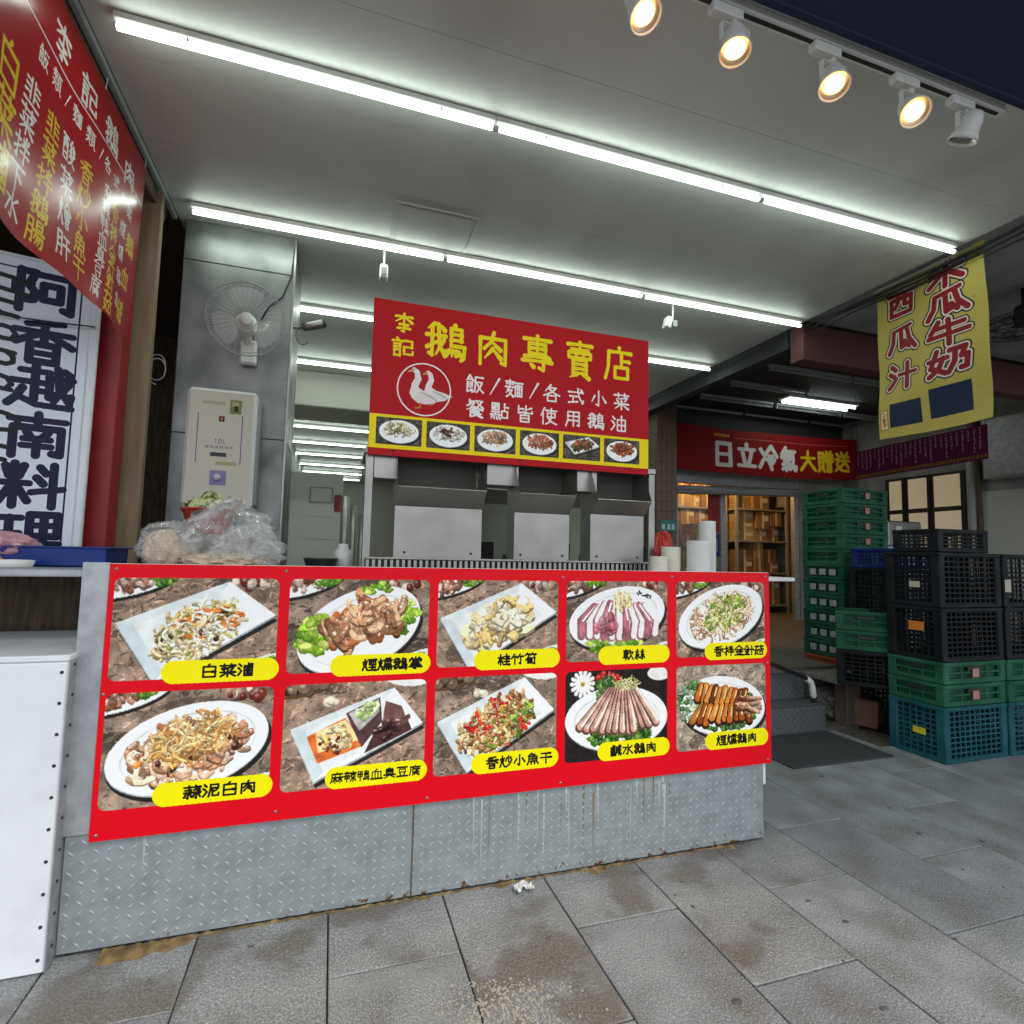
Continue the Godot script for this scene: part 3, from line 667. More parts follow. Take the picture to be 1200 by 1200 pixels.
func dish(k: int, w: int, h: int) -> Image:
	var im := Image.create(w, h, false, Image.FORMAT_RGBA8)
	var W := float(w)
	var H := float(h)
	var cc := Vector2(W * 0.5, H * 0.52)
	var sq := [Vector2(W * 0.02, H * 0.44), Vector2(W * 0.68, H * 0.03), Vector2(W * 0.985, H * 0.38), Vector2(W * 0.26, H * 1.03)]
	var lettuce := [Color(0.52, 0.70, 0.14), Color(0.66, 0.80, 0.28), Color(0.38, 0.58, 0.10), Color(0.78, 0.86, 0.45)]
	table_top(im, [Color(0.56, 0.48, 0.43), Color(0.50, 0.44, 0.40)][k % 2] if k != 8 and k != 9 else (Color(0.13, 0.11, 0.11) if k == 8 else Color(0.58, 0.53, 0.49)))
	if k < 9:
		if k != 8: corner_props(im, W, H, k == 6 or k == 7)
		im.resize(int(W * 0.4), int(H * 0.4), Image.INTERPOLATE_BILINEAR)
		im.resize(w, h, Image.INTERPOLATE_CUBIC)
	match k:
		0:
			square_plate(im, sq)
			heap(im, cc, W * 0.29, H * 0.22, -0.5, 120, 34, 7, [Color(0.93, 0.87, 0.72), Color(0.86, 0.78, 0.58), Color(0.96, 0.93, 0.85), Color(0.72, 0.66, 0.36)], 0.9)
			heap(im, cc + Vector2(30, -25), W * 0.2, H * 0.14, -0.4, 30, 44, 7, [Color(0.9, 0.5, 0.24), Color(0.93, 0.62, 0.36)], 0.5, -0.1)
			bits(im, cc, W * 0.27, H * 0.2, -0.5, 40, 6, [Color(0.25, 0.16, 0.1), Color(0.45, 0.5, 0.2)])
			heap(im, cc, W * 0.25, H * 0.18, -0.5, 46, 30, 5, [Color(0.98, 0.95, 0.88), Color(0.92, 0.86, 0.7)], 0.9)
		1:
			round_plate(im, cc + Vector2(0, 6), W * 0.46, H * 0.42, -0.42)
			leaves(im, Vector2(W * 0.2, H * 0.6), W * 0.14, H * 0.2, 0.3, 44, 21, lettuce)
			leaves(im, Vector2(W * 0.8, H * 0.42), W * 0.13, H * 0.2, -0.4, 34, 17, lettuce)
			leaves(im, Vector2(W * 0.6, H * 0.1), W * 0.12, H * 0.06, 0, 14, 14, lettuce)
			heap(im, cc + Vector2(16, -24), W * 0.27, H * 0.2, -0.35, 46, 62, 21, [Color(0.78, 0.57, 0.42), Color(0.68, 0.46, 0.32), Color(0.84, 0.66, 0.52), Color(0.72, 0.42, 0.26)], 0.5)
			heap(im, cc + Vector2(10, -20), W * 0.25, H * 0.17, -0.35, 24, 50, 14, [Color(0.84, 0.64, 0.5), Color(0.75, 0.52, 0.38)], 0.7)
		2:
			square_plate(im, sq)
			heap(im, cc + Vector2(-4, -8), W * 0.27, H * 0.2, -0.45, 46, 48, 24, [Color(0.93, 0.87, 0.68), Color(0.88, 0.79, 0.56), Color(0.96, 0.92, 0.8)], 0.8)
			heap(im, cc + Vector2(0, -10), W * 0.25, H * 0.18, -0.45, 30, 40, 15, [Color(0.97, 0.94, 0.84), Color(0.86, 0.74, 0.48)], 1.0)
		3:
			round_plate(im, Vector2(W * 0.5, H * 0.45), W * 0.48, H * 0.37, -0.2)
			leaves(im, Vector2(W * 0.5, H * 0.82), W * 0.3, H * 0.09, 0.05, 60, 17, lettuce)
			for i in 11:
				var t := i / 10.0 - 0.5
				var top := Vector2(W * (0.5 + t * 0.5), H * 0.24 + absf(t) * 40) + Vector2(rng.randf_range(-7, 7), rng.randf_range(-8, 8))
				var end := Vector2(W * (0.5 + t * 0.72), H * 0.72 - absf(t) * 20)
				var bow := (top + end) * 0.5 + Vector2(t * 50, 0)
				stroke(im, PackedVector2Array([top, bow, end]), 9, 13, Color(0.55, 0.38, 0.42))
				stroke(im, PackedVector2Array([top + Vector2(3, 0), bow + Vector2(5, 0), end + Vector2(4, -3)]), 8, 10, Color(0.88, 0.86, 0.88) if i % 3 else Color(0.68, 0.40, 0.46))
				stroke(im, PackedVector2Array([top + Vector2(6, 2), bow + Vector2(8, 0)]), 3, 3, Color(0.97, 0.97, 0.97))
			bits(im, Vector2(W * 0.38, H * 0.56), 40, 34, 0, 22, 13, [Color(0.66, 0.36, 0.42), Color(0.78, 0.55, 0.6)])
			heap(im, Vector2(W * 0.54, H * 0.25), 34, 22, 0, 30, 40, 3, [Color(0.93, 0.85, 0.6)], 0.3, 1.4)
			for i in 9: stroke(im, PackedVector2Array([Vector2(W * 0.69 + i * 6, H * 0.11 + i * 2 + rng.randf() * 12), Vector2(W * 0.70 + i * 6, H * 0.12 + i * 2 + rng.randf() * 16)]), 1.8, 1.4, Color(0.1, 0.1, 0.1))
		4:
			round_plate(im, Vector2(W * 0.5, H * 0.46), W * 0.49, H * 0.39, -0.3)
			heap(im, Vector2(W * 0.5, H * 0.46), W * 0.36, H * 0.28, -0.3, 190, 36, 5, [Color(0.86, 0.72, 0.6), Color(0.92, 0.82, 0.7), Color(0.78, 0.6, 0.48)], 0.8)
			heap(im, Vector2(W * 0.53, H * 0.42), W * 0.24, H * 0.2, -0.4, 90, 36, 5, [Color(0.56, 0.62, 0.22), Color(0.86, 0.82, 0.58), Color(0.68, 0.7, 0.34), Color(0.92, 0.88, 0.68)], 0.8)
			bits(im, Vector2(W * 0.53, H * 0.42), W * 0.26, H * 0.22, -0.4, 40, 5, [Color(0.34, 0.5, 0.12), Color(0.5, 0.62, 0.2)])
		5:
			round_plate(im, cc + Vector2(0, -2), W * 0.49, H * 0.38, -0.25)
			heap(im, cc, W * 0.36, H * 0.24, -0.25, 120, 36, 12, [Color(0.72, 0.52, 0.4), Color(0.84, 0.68, 0.56), Color(0.62, 0.4, 0.3), Color(0.9, 0.78, 0.68)], 1.3)
			bits(im, cc, W * 0.34, H * 0.22, -0.25, 26, 9, [Color(0.25, 0.13, 0.1), Color(0.88, 0.56, 0.24)])
			heap(im, cc + Vector2(6, -26), W * 0.25, H * 0.16, -0.25, 130, 48, 4, [Color(0.9, 0.72, 0.46), Color(0.8, 0.58, 0.32), Color(0.94, 0.82, 0.6)], 0.6)
		6:
			square_plate(im, [Vector2(W * 0.05, H * 0.42), Vector2(W * 0.76, H * 0.07), Vector2(W * 0.98, H * 0.44), Vector2(W * 0.22, H * 0.93)])
			fill_poly(im, PackedVector2Array([Vector2(W * 0.16, H * 0.5), Vector2(W * 0.42, H * 0.34), Vector2(W * 0.56, H * 0.62), Vector2(W * 0.24, H * 0.76)]), Color(0.82, 0.42, 0.2))
			fill_poly(im, PackedVector2Array([Vector2(W * 0.22, H * 0.46), Vector2(W * 0.42, H * 0.36), Vector2(W * 0.53, H * 0.56), Vector2(W * 0.24, H * 0.66)]), Color(0.93, 0.82, 0.62))
			heap(im, Vector2(W * 0.36, H * 0.52), W * 0.1, H * 0.09, 0, 40, 20, 12, [Color(0.95, 0.86, 0.68), Color(0.9, 0.74, 0.48)], 0.3)
			fill_poly(im, PackedVector2Array([Vector2(W * 0.42, H * 0.3), Vector2(W * 0.66, H * 0.16), Vector2(W * 0.68, H * 0.4), Vector2(W * 0.54, H * 0.64)]), Color(0.30, 0.22, 0.22))
			fill_poly(im, PackedVector2Array([Vector2(W * 0.44, H * 0.3), Vector2(W * 0.65, H * 0.18), Vector2(W * 0.66, H * 0.3), Vector2(W * 0.52, H * 0.48)]), Color(0.62, 0.62, 0.62))
			bits(im, Vector2(W * 0.57, H * 0.27), W * 0.08, H * 0.07, -0.4, 34, 7, [Color(0.62, 0.75, 0.4), Color(0.86, 0.9, 0.74)])
			fill_poly(im, PackedVector2Array([Vector2(W * 0.56, H * 0.7), Vector2(W * 0.64, H * 0.46), Vector2(W * 0.86, H * 0.38), Vector2(W * 0.9, H * 0.5)]), Color(0.27, 0.17, 0.17))
			fill_poly(im, PackedVector2Array([Vector2(W * 0.7, H * 0.2), Vector2(W * 0.82, H * 0.26), Vector2(W * 0.86, H * 0.4), Vector2(W * 0.68, H * 0.44)]), Color(0.42, 0.30, 0.28))
			heap(im, Vector2(W * 0.74, H * 0.46), W * 0.1, H * 0.06, -0.4, 16, 40, 9, [Color(0.36, 0.24, 0.23), Color(0.25, 0.16, 0.16)], 0.3, -0.4)
			bits(im, Vector2(W * 0.34, H * 0.6), W * 0.1, H * 0.08, 0, 14, 4, [Color(0.35, 0.16, 0.08)])
		7:
			square_plate(im, [Vector2(W * 0.02, H * 0.45), Vector2(W * 0.72, H * 0.03), Vector2(W * 0.98, H * 0.4), Vector2(W * 0.26, H * 0.98)])
			heap(im, cc + Vector2(-4, -6), W * 0.33, H * 0.24, -0.5, 170, 24, 9, [Color(0.72, 0.52, 0.3), Color(0.86, 0.72, 0.5), Color(0.5, 0.32, 0.18), Color(0.9, 0.8, 0.64)], 0.9)
			heap(im, cc + Vector2(10, -10), W * 0.26, H * 0.2, -0.5, 34, 46, 9, [Color(0.74, 0.1, 0.08), Color(0.86, 0.2, 0.12)], 0.2)
			heap(im, cc + Vector2(36, -4), W * 0.22, H * 0.16, -0.5, 26, 36, 9, [Color(0.4, 0.52, 0.18), Color(0.55, 0.66, 0.26)], 0.4)
			heap(im, cc + Vector2(0, -4), W * 0.28, H * 0.2, -0.5, 60, 22, 6, [Color(0.92, 0.82, 0.62), Color(0.75, 0.55, 0.32)], 0.9)
		8:
			bits(im, Vector2(W * 0.16, H * 0.12), 8, 8, 0, 4, 9, [Color(0.7, 0.6, 0.2)])
			for i in 14:
				var a := TAU * i / 14.0
				stroke(im, PackedVector2Array([Vector2(W * 0.16, H * 0.14) + Vector2(cos(a), sin(a)) * 12, Vector2(W * 0.16, H * 0.14) + Vector2(cos(a), sin(a)) * 38]), 4, 6, Color(0.9, 0.91, 0.92))
			bits(im, Vector2(W * 0.4, H * 0.08), 34, 16, 0, 26, 10, [Color(0.66, 0.12, 0.08), Color(0.5, 0.08, 0.06)])
			ellipse(im, Vector2(W * 0.92, H * 0.06), 46, 24, 0, Color(0.85, 0.86, 0.86))
			round_plate(im, Vector2(W * 0.5, H * 0.55), W * 0.5, H * 0.36, 0.0)
			leaves(im, Vector2(W * 0.5, H * 0.74), W * 0.34, H * 0.1, 0, 70, 17, [Color(0.14, 0.3, 0.08), Color(0.22, 0.42, 0.12), Color(0.34, 0.5, 0.16)])
			leaves(im, Vector2(W * 0.38, H * 0.24), 26, 40, 0.5, 10, 22, [Color(0.2, 0.36, 0.14), Color(0.3, 0.45, 0.2)])
			for i in 12:
				var t := i / 11.0 - 0.5
				var top := Vector2(W * (0.54 + t * 0.26), H * 0.22)
				var end := Vector2(W * (0.5 + t * 0.74), H * (0.72 - absf(t) * 0.14)) + Vector2(rng.randf_range(-6, 6), rng.randf_range(-9, 6))
				stroke(im, PackedVector2Array([top, end]), 8, 15, Color(0.40, 0.27, 0.25))
				stroke(im, PackedVector2Array([top + Vector2(3, 0), end + Vector2(3, -4)]), 7, 11, Color(0.76, 0.60, 0.56))
				stroke(im, PackedVector2Array([top + Vector2(6, 0), end + Vector2(8, -6)]), 3, 4, Color(0.93, 0.87, 0.83))
			heap(im, Vector2(W * 0.58, H * 0.16), 40, 14, 0, 40, 30, 3, [Color(0.88, 0.86, 0.66), Color(0.72, 0.75, 0.42)], 0.5)
		9:
			round_plate(im, Vector2(W * 0.51, H * 0.5), W * 0.48, H * 0.36, 0.12)
			leaves(im, Vector2(W * 0.14, H * 0.4), 50, 70, 0.2, 50, 15, [Color(0.5, 0.6, 0.5), Color(0.72, 0.78, 0.68), Color(0.24, 0.42, 0.2), Color(0.36, 0.52, 0.28)])
			leaves(im, Vector2(W * 0.78, H * 0.56), 50, 50, 0.2, 40, 16, [Color(0.16, 0.32, 0.1), Color(0.28, 0.46, 0.16)])
			leaves(im, Vector2(W * 0.55, H * 0.74), 80, 16, 0.0, 30, 13, [Color(0.16, 0.32, 0.1), Color(0.28, 0.46, 0.16)])
			for row in 2:
				for i in 10:
					var t := i / 9.0
					var p := Vector2(W * (0.26 + t * 0.50), H * (0.25 + t * 0.10 + row * 0.25 - row * t * 0.06)) + Vector2(rng.randf_range(-4, 4), rng.randf_range(-5, 5))
					var q := p + Vector2(-16 + 44 * row * (t - 0.4) + rng.randf_range(-5, 5), rng.randf_range(38, 58))
					stroke(im, PackedVector2Array([p, q]), 13, 15, Color(0.20, 0.09, 0.03))
					stroke(im, PackedVector2Array([p + Vector2(3, -2), q + Vector2(2, -6)]), 11, 11, pick([Color(0.66, 0.36, 0.12), Color(0.52, 0.26, 0.08), Color(0.78, 0.5, 0.22)]))
					stroke(im, PackedVector2Array([p + Vector2(5, 0), p.lerp(q, 0.6) + Vector2(5, 0)]), 3, 3, Color(0.93, 0.74, 0.5))
			heap(im, Vector2(W * 0.82, H * 0.5), 40, 26, 0.1, 16, 50, 10, [Color(0.82, 0.62, 0.5), Color(0.5, 0.26, 0.12)], 0.2, 0.1)
	return im
# soften and grain a painted dish as a printed photograph is
func photo_finish(im: Image, sd: int) -> Image:
	var w := im.get_width()
	var h := im.get_height()
	im.resize(int(w * 0.5), int(h * 0.5), Image.INTERPOLATE_BILINEAR)
	im.resize(w, h, Image.INTERPOLATE_CUBIC)
	var a := FastNoiseLite.new()
	a.seed = sd
	a.frequency = 0.28
	a.fractal_octaves = 3
	var b := FastNoiseLite.new()
	b.seed = sd + 50
	b.frequency = 0.018
	var ia := a.get_image(w, h)
	var ib := b.get_image(w, h)
	for y in h:
		for x in w:
			var c := im.get_pixel(x, y)
			var l := (c.r + c.g + c.b) / 3.0
			var f := 1.0 + (ia.get_pixel(x, y).r - 0.5) * (0.34 if l < 0.72 else 0.05) + (ib.get_pixel(x, y).r - 0.5) * (0.5 if l < 0.72 else 0.12)
			im.set_pixel(x, y, Color(minf(c.r * f * 1.14, 1.0), minf(c.g * f * 1.12, 1.0), minf(c.b * f * 1.08, 1.0)))
	return im
func round_cut(dst: Image, src: Image, at: Vector2i, r: int, back: Color):
	dst.blit_rect(src, Rect2i(0, 0, src.get_width(), src.get_height()), at)
	var w := src.get_width()
	var h := src.get_height()
	for y in r:
		var cut := r - int(sqrt(float(r * r - (r - y) * (r - y))))
		for yy in [y, h - 1 - y]:
			dst.fill_rect(Rect2i(at.x, at.y + yy, cut, 1), back)
			dst.fill_rect(Rect2i(at.x + w - cut, at.y + yy, cut, 1), back)

# printed menu board, 2.197 x 0.722 m
func board_print() -> Image:
	var w := 2048
	var h := 673
	var k := w / 2.197
	var im := Image.create(w, h, false, Image.FORMAT_RGBA8)
	var red := Color(0.90, 0.0, 0.10)
	im.fill(red)
	var names := ["白菜滷", "煙燻鵝掌", "桂竹筍", "軟絲", "香拌金針菇", "蒜泥白肉", "麻辣鴨血臭豆腐", "香炒小魚干", "鹹水鵝肉", "煙燻鵝肉"]
	var shift := [0.56, 0.62, 0.5, 0.5, 0.55, 0.56, 0.5, 0.55, 0.5, 0.5]
	for i in 10:
		var col := i % 5
		var row := i / 5
		var x: float = [-0.553, -0.113, 0.327, 0.771, 1.208][col]
		var cw := 0.412 if col < 3 else 0.398
		var y0 := 0.968 if row == 0 else 0.660
		var y1 := 0.692 if row == 0 else 0.358
		var d := dish(i, int(cw * k), int((y0 - y1) * k))
		photo_finish(d, 300 + i)
		round_cut(im, d, Vector2i(int((x + 0.568) * k), int((1.006 - y0) * k)), 16, red)
		var yel := Color(1.0, 0.95, 0.0)
		var yc := (1.006 - (0.711 if row == 0 else 0.386)) * k
		var xa := (x + 0.568 + 0.122) * k
		var xb := (x + 0.568 + cw + 0.008) * k
		stroke(im, PackedVector2Array([Vector2(xa + 29, yc), Vector2(xb - 29, yc)]), 29, 29, yel)
		var n: int = names[i].length()
		var sz := 40.0 if n < 6 else 33.0
		var mid := lerpf(xa, xb, shift[i])
		word(im, names[i], Vector2(mid - n * sz * 0.54, yc - sz * 0.42), Vector2(sz * 1.08, 0), Vector2(sz * 0.98, sz * 0.84), sz * 0.115, Color(0.07, 0.06, 0.02), 2)
	return im
# shop sign, 1.176 x 0.597 m
func sign_print() -> Image:
	var w := 1536
	var h := 780
	var im := Image.create(w, h, false, Image.FORMAT_RGBA8)
	var red := Color(0.70, 0.0, 0.07)
	im.fill(red)
	var yel := Color(0.96, 0.86, 0.05)
	var wht := Color(0.95, 0.93, 0.92)
	glyph(im, "李", Vector2(98, 58), Vector2(96, 98), 11, yel)
	glyph(im, "記", Vector2(92, 182), Vector2(106, 98), 11, yel)
	for q in [["鵝", 258, 78, 206, 188], ["肉", 518, 80, 180, 190], ["專", 766, 72, 178, 192], ["賣", 1012, 70, 184, 202], ["店", 1258, 68, 172, 190]]:
		glyph(im, q[0], Vector2(q[1], q[2]), Vector2(q[3], q[4]), 19, yel)
	# emblem: two geese in a ring
	var c := Vector2(258, 434)
	for k in 160: dot(im, c + Vector2(cos(TAU * k / 160), sin(TAU * k / 160)) * 132, 3.4, wht)
	for g in [[Vector2(54, -8), 0.76], [Vector2(-8, 0), 0.9]]:
		var o: Vector2 = c + g[0]
		var s: float = g[1]
		var body := PackedVector2Array()
		for p in [[-62, -10], [-30, -22], [10, 0], [62, 10], [120, 30], [84, 48], [70, 62], [20, 74], [-24, 70], [-58, 44], [-72, 14]]: body.append(o + Vector2(p[0], p[1] + 10) * s)
		fill_poly(im, body, Color(0.90, 0.87, 0.85))
		stroke(im, PackedVector2Array([o + Vector2(-48, 24) * s, o + Vector2(-42, -20) * s, o + Vector2(-26, -58) * s, o + Vector2(-34, -96) * s, o + Vector2(-50, -106) * s]), 22 * s, 13 * s, Color(0.93, 0.9, 0.88))
		stroke(im, PackedVector2Array([o + Vector2(-56, -104) * s, o + Vector2(-82, -92) * s]), 7 * s, 3 * s, Color(0.82, 0.62, 0.45))
		for i in 7: stroke(im, PackedVector2Array([o + Vector2(-10 + i * 10, 18 + i * 3) * s, o + Vector2(40 + i * 8, 34 + i * 5) * s]), 2.4, 1.2, Color(0.74, 0.68, 0.67))
		stroke(im, PackedVector2Array([o + Vector2(-8, 80) * s, o + Vector2(-12, 104) * s, o + Vector2(-34, 108) * s]), 4, 4, Color(0.80, 0.45, 0.16))
	var line1 := [["飯", 467], ["/", 574], ["麵", 680], ["/", 790], ["各", 893], ["式", 1034], ["小", 1172], ["菜", 1314]]
	for q in line1: glyph(im, q[0], Vector2(q[1], 328), Vector2(98, 94), 8.5, wht)
	var line2 := [["餐", 470], ["點", 604], ["皆", 742], ["使", 876], ["用", 1022], ["鵝", 1158], ["油", 1298]]
	for q in line2: glyph(im, q[0], Vector2(q[1], 458), Vector2(98, 90), 8.5, wht)
	im.fill_rect(Rect2i(0, 578, w, 168), yel)
	var plates := [[Color(0.85, 0.82, 0.72), Color(0.5, 0.55, 0.3)], [Color(0.88, 0.86, 0.82), Color(0.32, 0.16, 0.12)], [Color(0.75, 0.62, 0.5), Color(0.6, 0.48, 0.4)], [Color(0.7, 0.4, 0.28), Color(0.8, 0.6, 0.5)], [Color(0.62, 0.34, 0.2), Color(0.25, 0.35, 0.12)], [Color(0.62, 0.33, 0.14), Color(0.5, 0.24, 0.1)]]
	for i in 6:
		var d := Image.create(222, 134, false, Image.FORMAT_RGBA8)
		table_top(d, Color(0.30, 0.27, 0.25))
		if i == 4:
			square_plate(d, [Vector2(10, 44), Vector2(150, 4), Vector2(218, 50), Vector2(70, 104)])
			heap(d, Vector2(112, 50), 60, 20, -0.2, 50, 24, 12, plates[i])
		else:
			round_plate(d, Vector2(111, 66), 96, 56, 0.0)
			heap(d, Vector2(113, 54), 70, 30, 0.0, 60, 26, 9, [plates[i][0]])
			heap(d, Vector2(113, 46), 40, 18, 0.0, 26, 22, 8, [plates[i][1], plates[i][0]])
		photo_finish(d, 400 + i)
		round_cut(im, d, Vector2i(32 + i * 245, 592), 4, yel)
	return im
# long side banner, 1.27 x 0.745 m; its left edge is the one nearest the street
func banner_print() -> Image:
	var w := 1280
	var h := 752
	var k := 1008.0
	var im := Image.create(w, h, false, Image.FORMAT_RGBA8)
	im.fill(Color(0.62, 0.035, 0.08))
	var wht := Color(0.88, 0.86, 0.85)
	var yel := Color(0.86, 0.74, 0.16)
	var put := func(text, pts, size, wd, c):
		for i in text.length():
			var p := on_x(pts[i][0], pts[i][1], -0.8)
			var u := (-1.25 - p.z) * k
			var v := (2.606 - p.y) * k
			glyph(im, text[i], Vector2(u - size * 0.44, v - size * 0.44), Vector2(size, size) * 0.88, wd * 0.8, c, 1)
	var col := func(text, a, b, size, wd, c):
		var pts := []
		for i in text.length():
			var t: float = float(i) / (text.length() - 1)
			pts.append([lerpf(a[0], b[0], t), lerpf(a[1], b[1], t)])
		put.call(text, pts, size, wd, c)
	put.call("李記鵝肉", [[77, 52], [107, 112], [131, 160], [150, 206]], 118.0, 13.0, wht)
	stroke(im, PackedVector2Array([Vector2(0, 178), Vector2(w, 178)]), 2.0, 2.0, wht)
	put.call("飯類/麵類/各式小菜", [[54, 67], [71, 95], [84, 118], [95, 137], [108, 161], [118, 180], [125, 193], [135, 213], [143, 232], [150, 250]], 62.0, 5.5, wht)
	col.call("白菜滷", [13, 74], [4, 186], 128.0, 14.0, yel)
	col.call("韭菜拌下水", [43, 108], [26, 238], 84.0, 8.5, wht)
	col.call("韭菜拌鵝腸", [67, 148], [50, 270], 84.0, 8.5, yel)
	col.call("酸菜燴肝", [86, 176], [76, 285], 88.0, 9.0, wht)
	col.call("香炒小魚干", [103, 202], [92, 312], 84.0, 8.0, yel)
	col.call("麻辣鴨血臭豆腐", [124, 226], [108, 334], 66.0, 6.0, wht)
	col.call("香拌金針菇", [133, 248], [121, 352], 84.0, 8.5, yel)
	col.call("煙燻鵝掌", [143, 268], [137, 352], 66.0, 6.0, wht)
	col.call("鵝血糕", [152, 290], [144, 366], 92.0, 9.5, yel)
	return im
func vertical_sign_print(w: int, h: int, k: float, off: Callable) -> Image:
	var im := Image.create(w, h, false, Image.FORMAT_RGBA8)
	im.fill(Color(0.90, 0.92, 0.95))
	var ink := Color(0.06, 0.06, 0.22)
	var b := int(0.035 * k)
	for r in [Rect2i(0, b, w - b, 5), Rect2i(w - b, b, 5, h)]: im.fill_rect(r, ink)
	var pts := [[55, 343], [50, 400], [47, 453], [42, 510], [35, 568], [32, 625]]
	for i in 6:
		var p: Vector2 = off.call(pts[i][0], pts[i][1])
		glyph(im, "阿香越南料理"[i], p - Vector2(84, 72), Vector2(174, 146), 24, ink, 0)
	# upright lettering turned a quarter, reading downwards
	var p0: Vector2 = off.call(14, 318)
	var adv := 0.0
	for ch in "Huong Qu":
		for s in strokes_of(ch):
			var q := PackedVector2Array()
			for v in s: q.append(p0 + Vector2(60.0 - v.y * 104.0, adv + v.x * 72.0 + (1.0 - v.y) * 14.0))
			stroke(im, q, 7.0, 7.0, Color(0.07, 0.07, 0.1))
		adv += 44.0 if ch == " " else (104.0 if ch == "Q" else 84.0)
	return im
func drinks_print() -> Image:
	var w := 560
	var h := 850
	var im := Image.create(w, h, false, Image.FORMAT_RGBA8)
	im.fill(Color(0.68, 0.62, 0.30))
	for i in 900:
		var p := Vector2(rng.randf() * w, rng.randf() * h)
		dot(im, p, rng.randf_range(1, 7), Color(0.62 + rng.randf() * 0.14, 0.56 + rng.randf() * 0.13, 0.24 + rng.randf() * 0.14, 0.5))
	for i in 60: dot(im, Vector2(rng.randf() * w, rng.randf() * h), rng.randf_range(1, 3), Color(0.5, 0.42, 0.2))
	var layers := [[56.0, Color(0.10, 0.09, 0.06)], [43.0, Color(0.80, 0.74, 0.70)], [26.0, Color(0.50, 0.09, 0.12)]]
	for l in layers:
		for i in 4: glyph(im, "木瓜牛奶"[i], Vector2(280, 20 + i * 146), Vector2(200, 126), l[0], l[1], 0)
		for i in 3: glyph(im, "西瓜汁"[i], Vector2(60, 56 + i * 200), Vector2(156, 136), l[0] * 0.9, l[1], 0)
	im.fill_rect(Rect2i(66, 668, 172, 128), Color(0.10, 0.14, 0.24))
	im.fill_rect(Rect2i(278, 640, 196, 150), Color(0.10, 0.14, 0.24))
	im.fill_rect(Rect2i(10, 694, 46, 110), Color(0.6, 0.12, 0.12))
	im.fill_rect(Rect2i(14, 698, 38, 102), Color(0.80, 0.74, 0.55))
	for i in 12: stroke(im, PackedVector2Array([Vector2(20 + rng.randf() * 26, 706 + i * 7), Vector2(20 + rng.randf() * 26, 708 + i * 7)]), 2.5, 2.0, Color(0.6, 0.12, 0.12))
	return im
func aircon_print() -> Image:
	var im := Image.create(1024, 200, false, Image.FORMAT_RGBA8)
	im.fill(Color(0.52, 0.03, 0.06))
	word(im, "日立冷氣", Vector2(270, 60), Vector2(110, 0), Vector2(92, 106), 18, Color(0.86, 0.85, 0.86), 0)
	word(im, "大贈送", Vector2(716, 66), Vector2(92, 0), Vector2(80, 96), 15, Color(0.88, 0.76, 0.10), 0)
	for i in 60: im.fill_rect(Rect2i(370 + i * 10, 34, 6, 3), Color(0.72, 0.5, 0.5))
	for i in 7: im.fill_rect(Rect2i(272 + i * 11, 22, 8, 12), Color(0.78, 0.6, 0.12))
	return im
func price_list_print() -> Image:
	var im := Image.create(1024, 260, false, Image.FORMAT_RGBA8)
	im.fill(Color(0.36, 0.05, 0.24))
	im.fill_rect(Rect2i(0, 222, 1024, 22), Color(0.55, 0.42, 0.12))
	for i in 40: im.fill_rect(Rect2i(i * 26, 226, 13, 14), Color(0.30, 0.10, 0.12))
	for c in 26:
		var n := rng.randi_range(5, 10)
		for r in n:
			var p := Vector2(26 + c * 38, 20 + r * 19)
			for s in 3: stroke(im, PackedVector2Array([p + Vector2(rng.randf_range(-6, 6), rng.randf_range(-5, 5)), p + Vector2(rng.randf_range(-6, 6), rng.randf_range(-5, 5))]), 1.0, 1.0, Color(0.8, 0.7, 0.76))
	return im
func heater_print() -> Image:
	var im := Image.create(512, 940, false, Image.FORMAT_RGBA8)
	im.fill(Color(0.80, 0.78, 0.72))
	var vio := Color(0.42, 0.36, 0.58)
	for x in [66, 424]: im.fill_rect(Rect2i(x, 190, 8, 420), vio)
	im.fill_rect(Rect2i(236, 206, 46, 46), Color(0.36, 0.10, 0.09))
	im.fill_rect(Rect2i(248, 218, 22, 22), Color(0.72, 0.5, 0.45))
	word(im, "10L", Vector2(204, 400), Vector2(36, 0), Vector2(34, 40), 5, vio, 0)
	for i in 6: im.fill_rect(Rect2i(140 + i * 39, 460, 28, 22), Color(0.62, 0.59, 0.64))
	im.fill_rect(Rect2i(184, 516, 130, 34), Color(0.28, 0.27, 0.28))
	im.fill_rect(Rect2i(230, 590, 170, 32), Color(0.70, 0.66, 0.5))
	im.fill_rect(Rect2i(100, 84, 180, 26), Color(0.72, 0.69, 0.58))
	im.fill_rect(Rect2i(320, 60, 96, 120), Color(0.50, 0.52, 0.34))
	im.fill_rect(Rect2i(334, 76, 60, 40), Color(0.68, 0.66, 0.5))
	im.fill_rect(Rect2i(356, 110, 30, 50), Color(0.2, 0.24, 0.2))
	return im
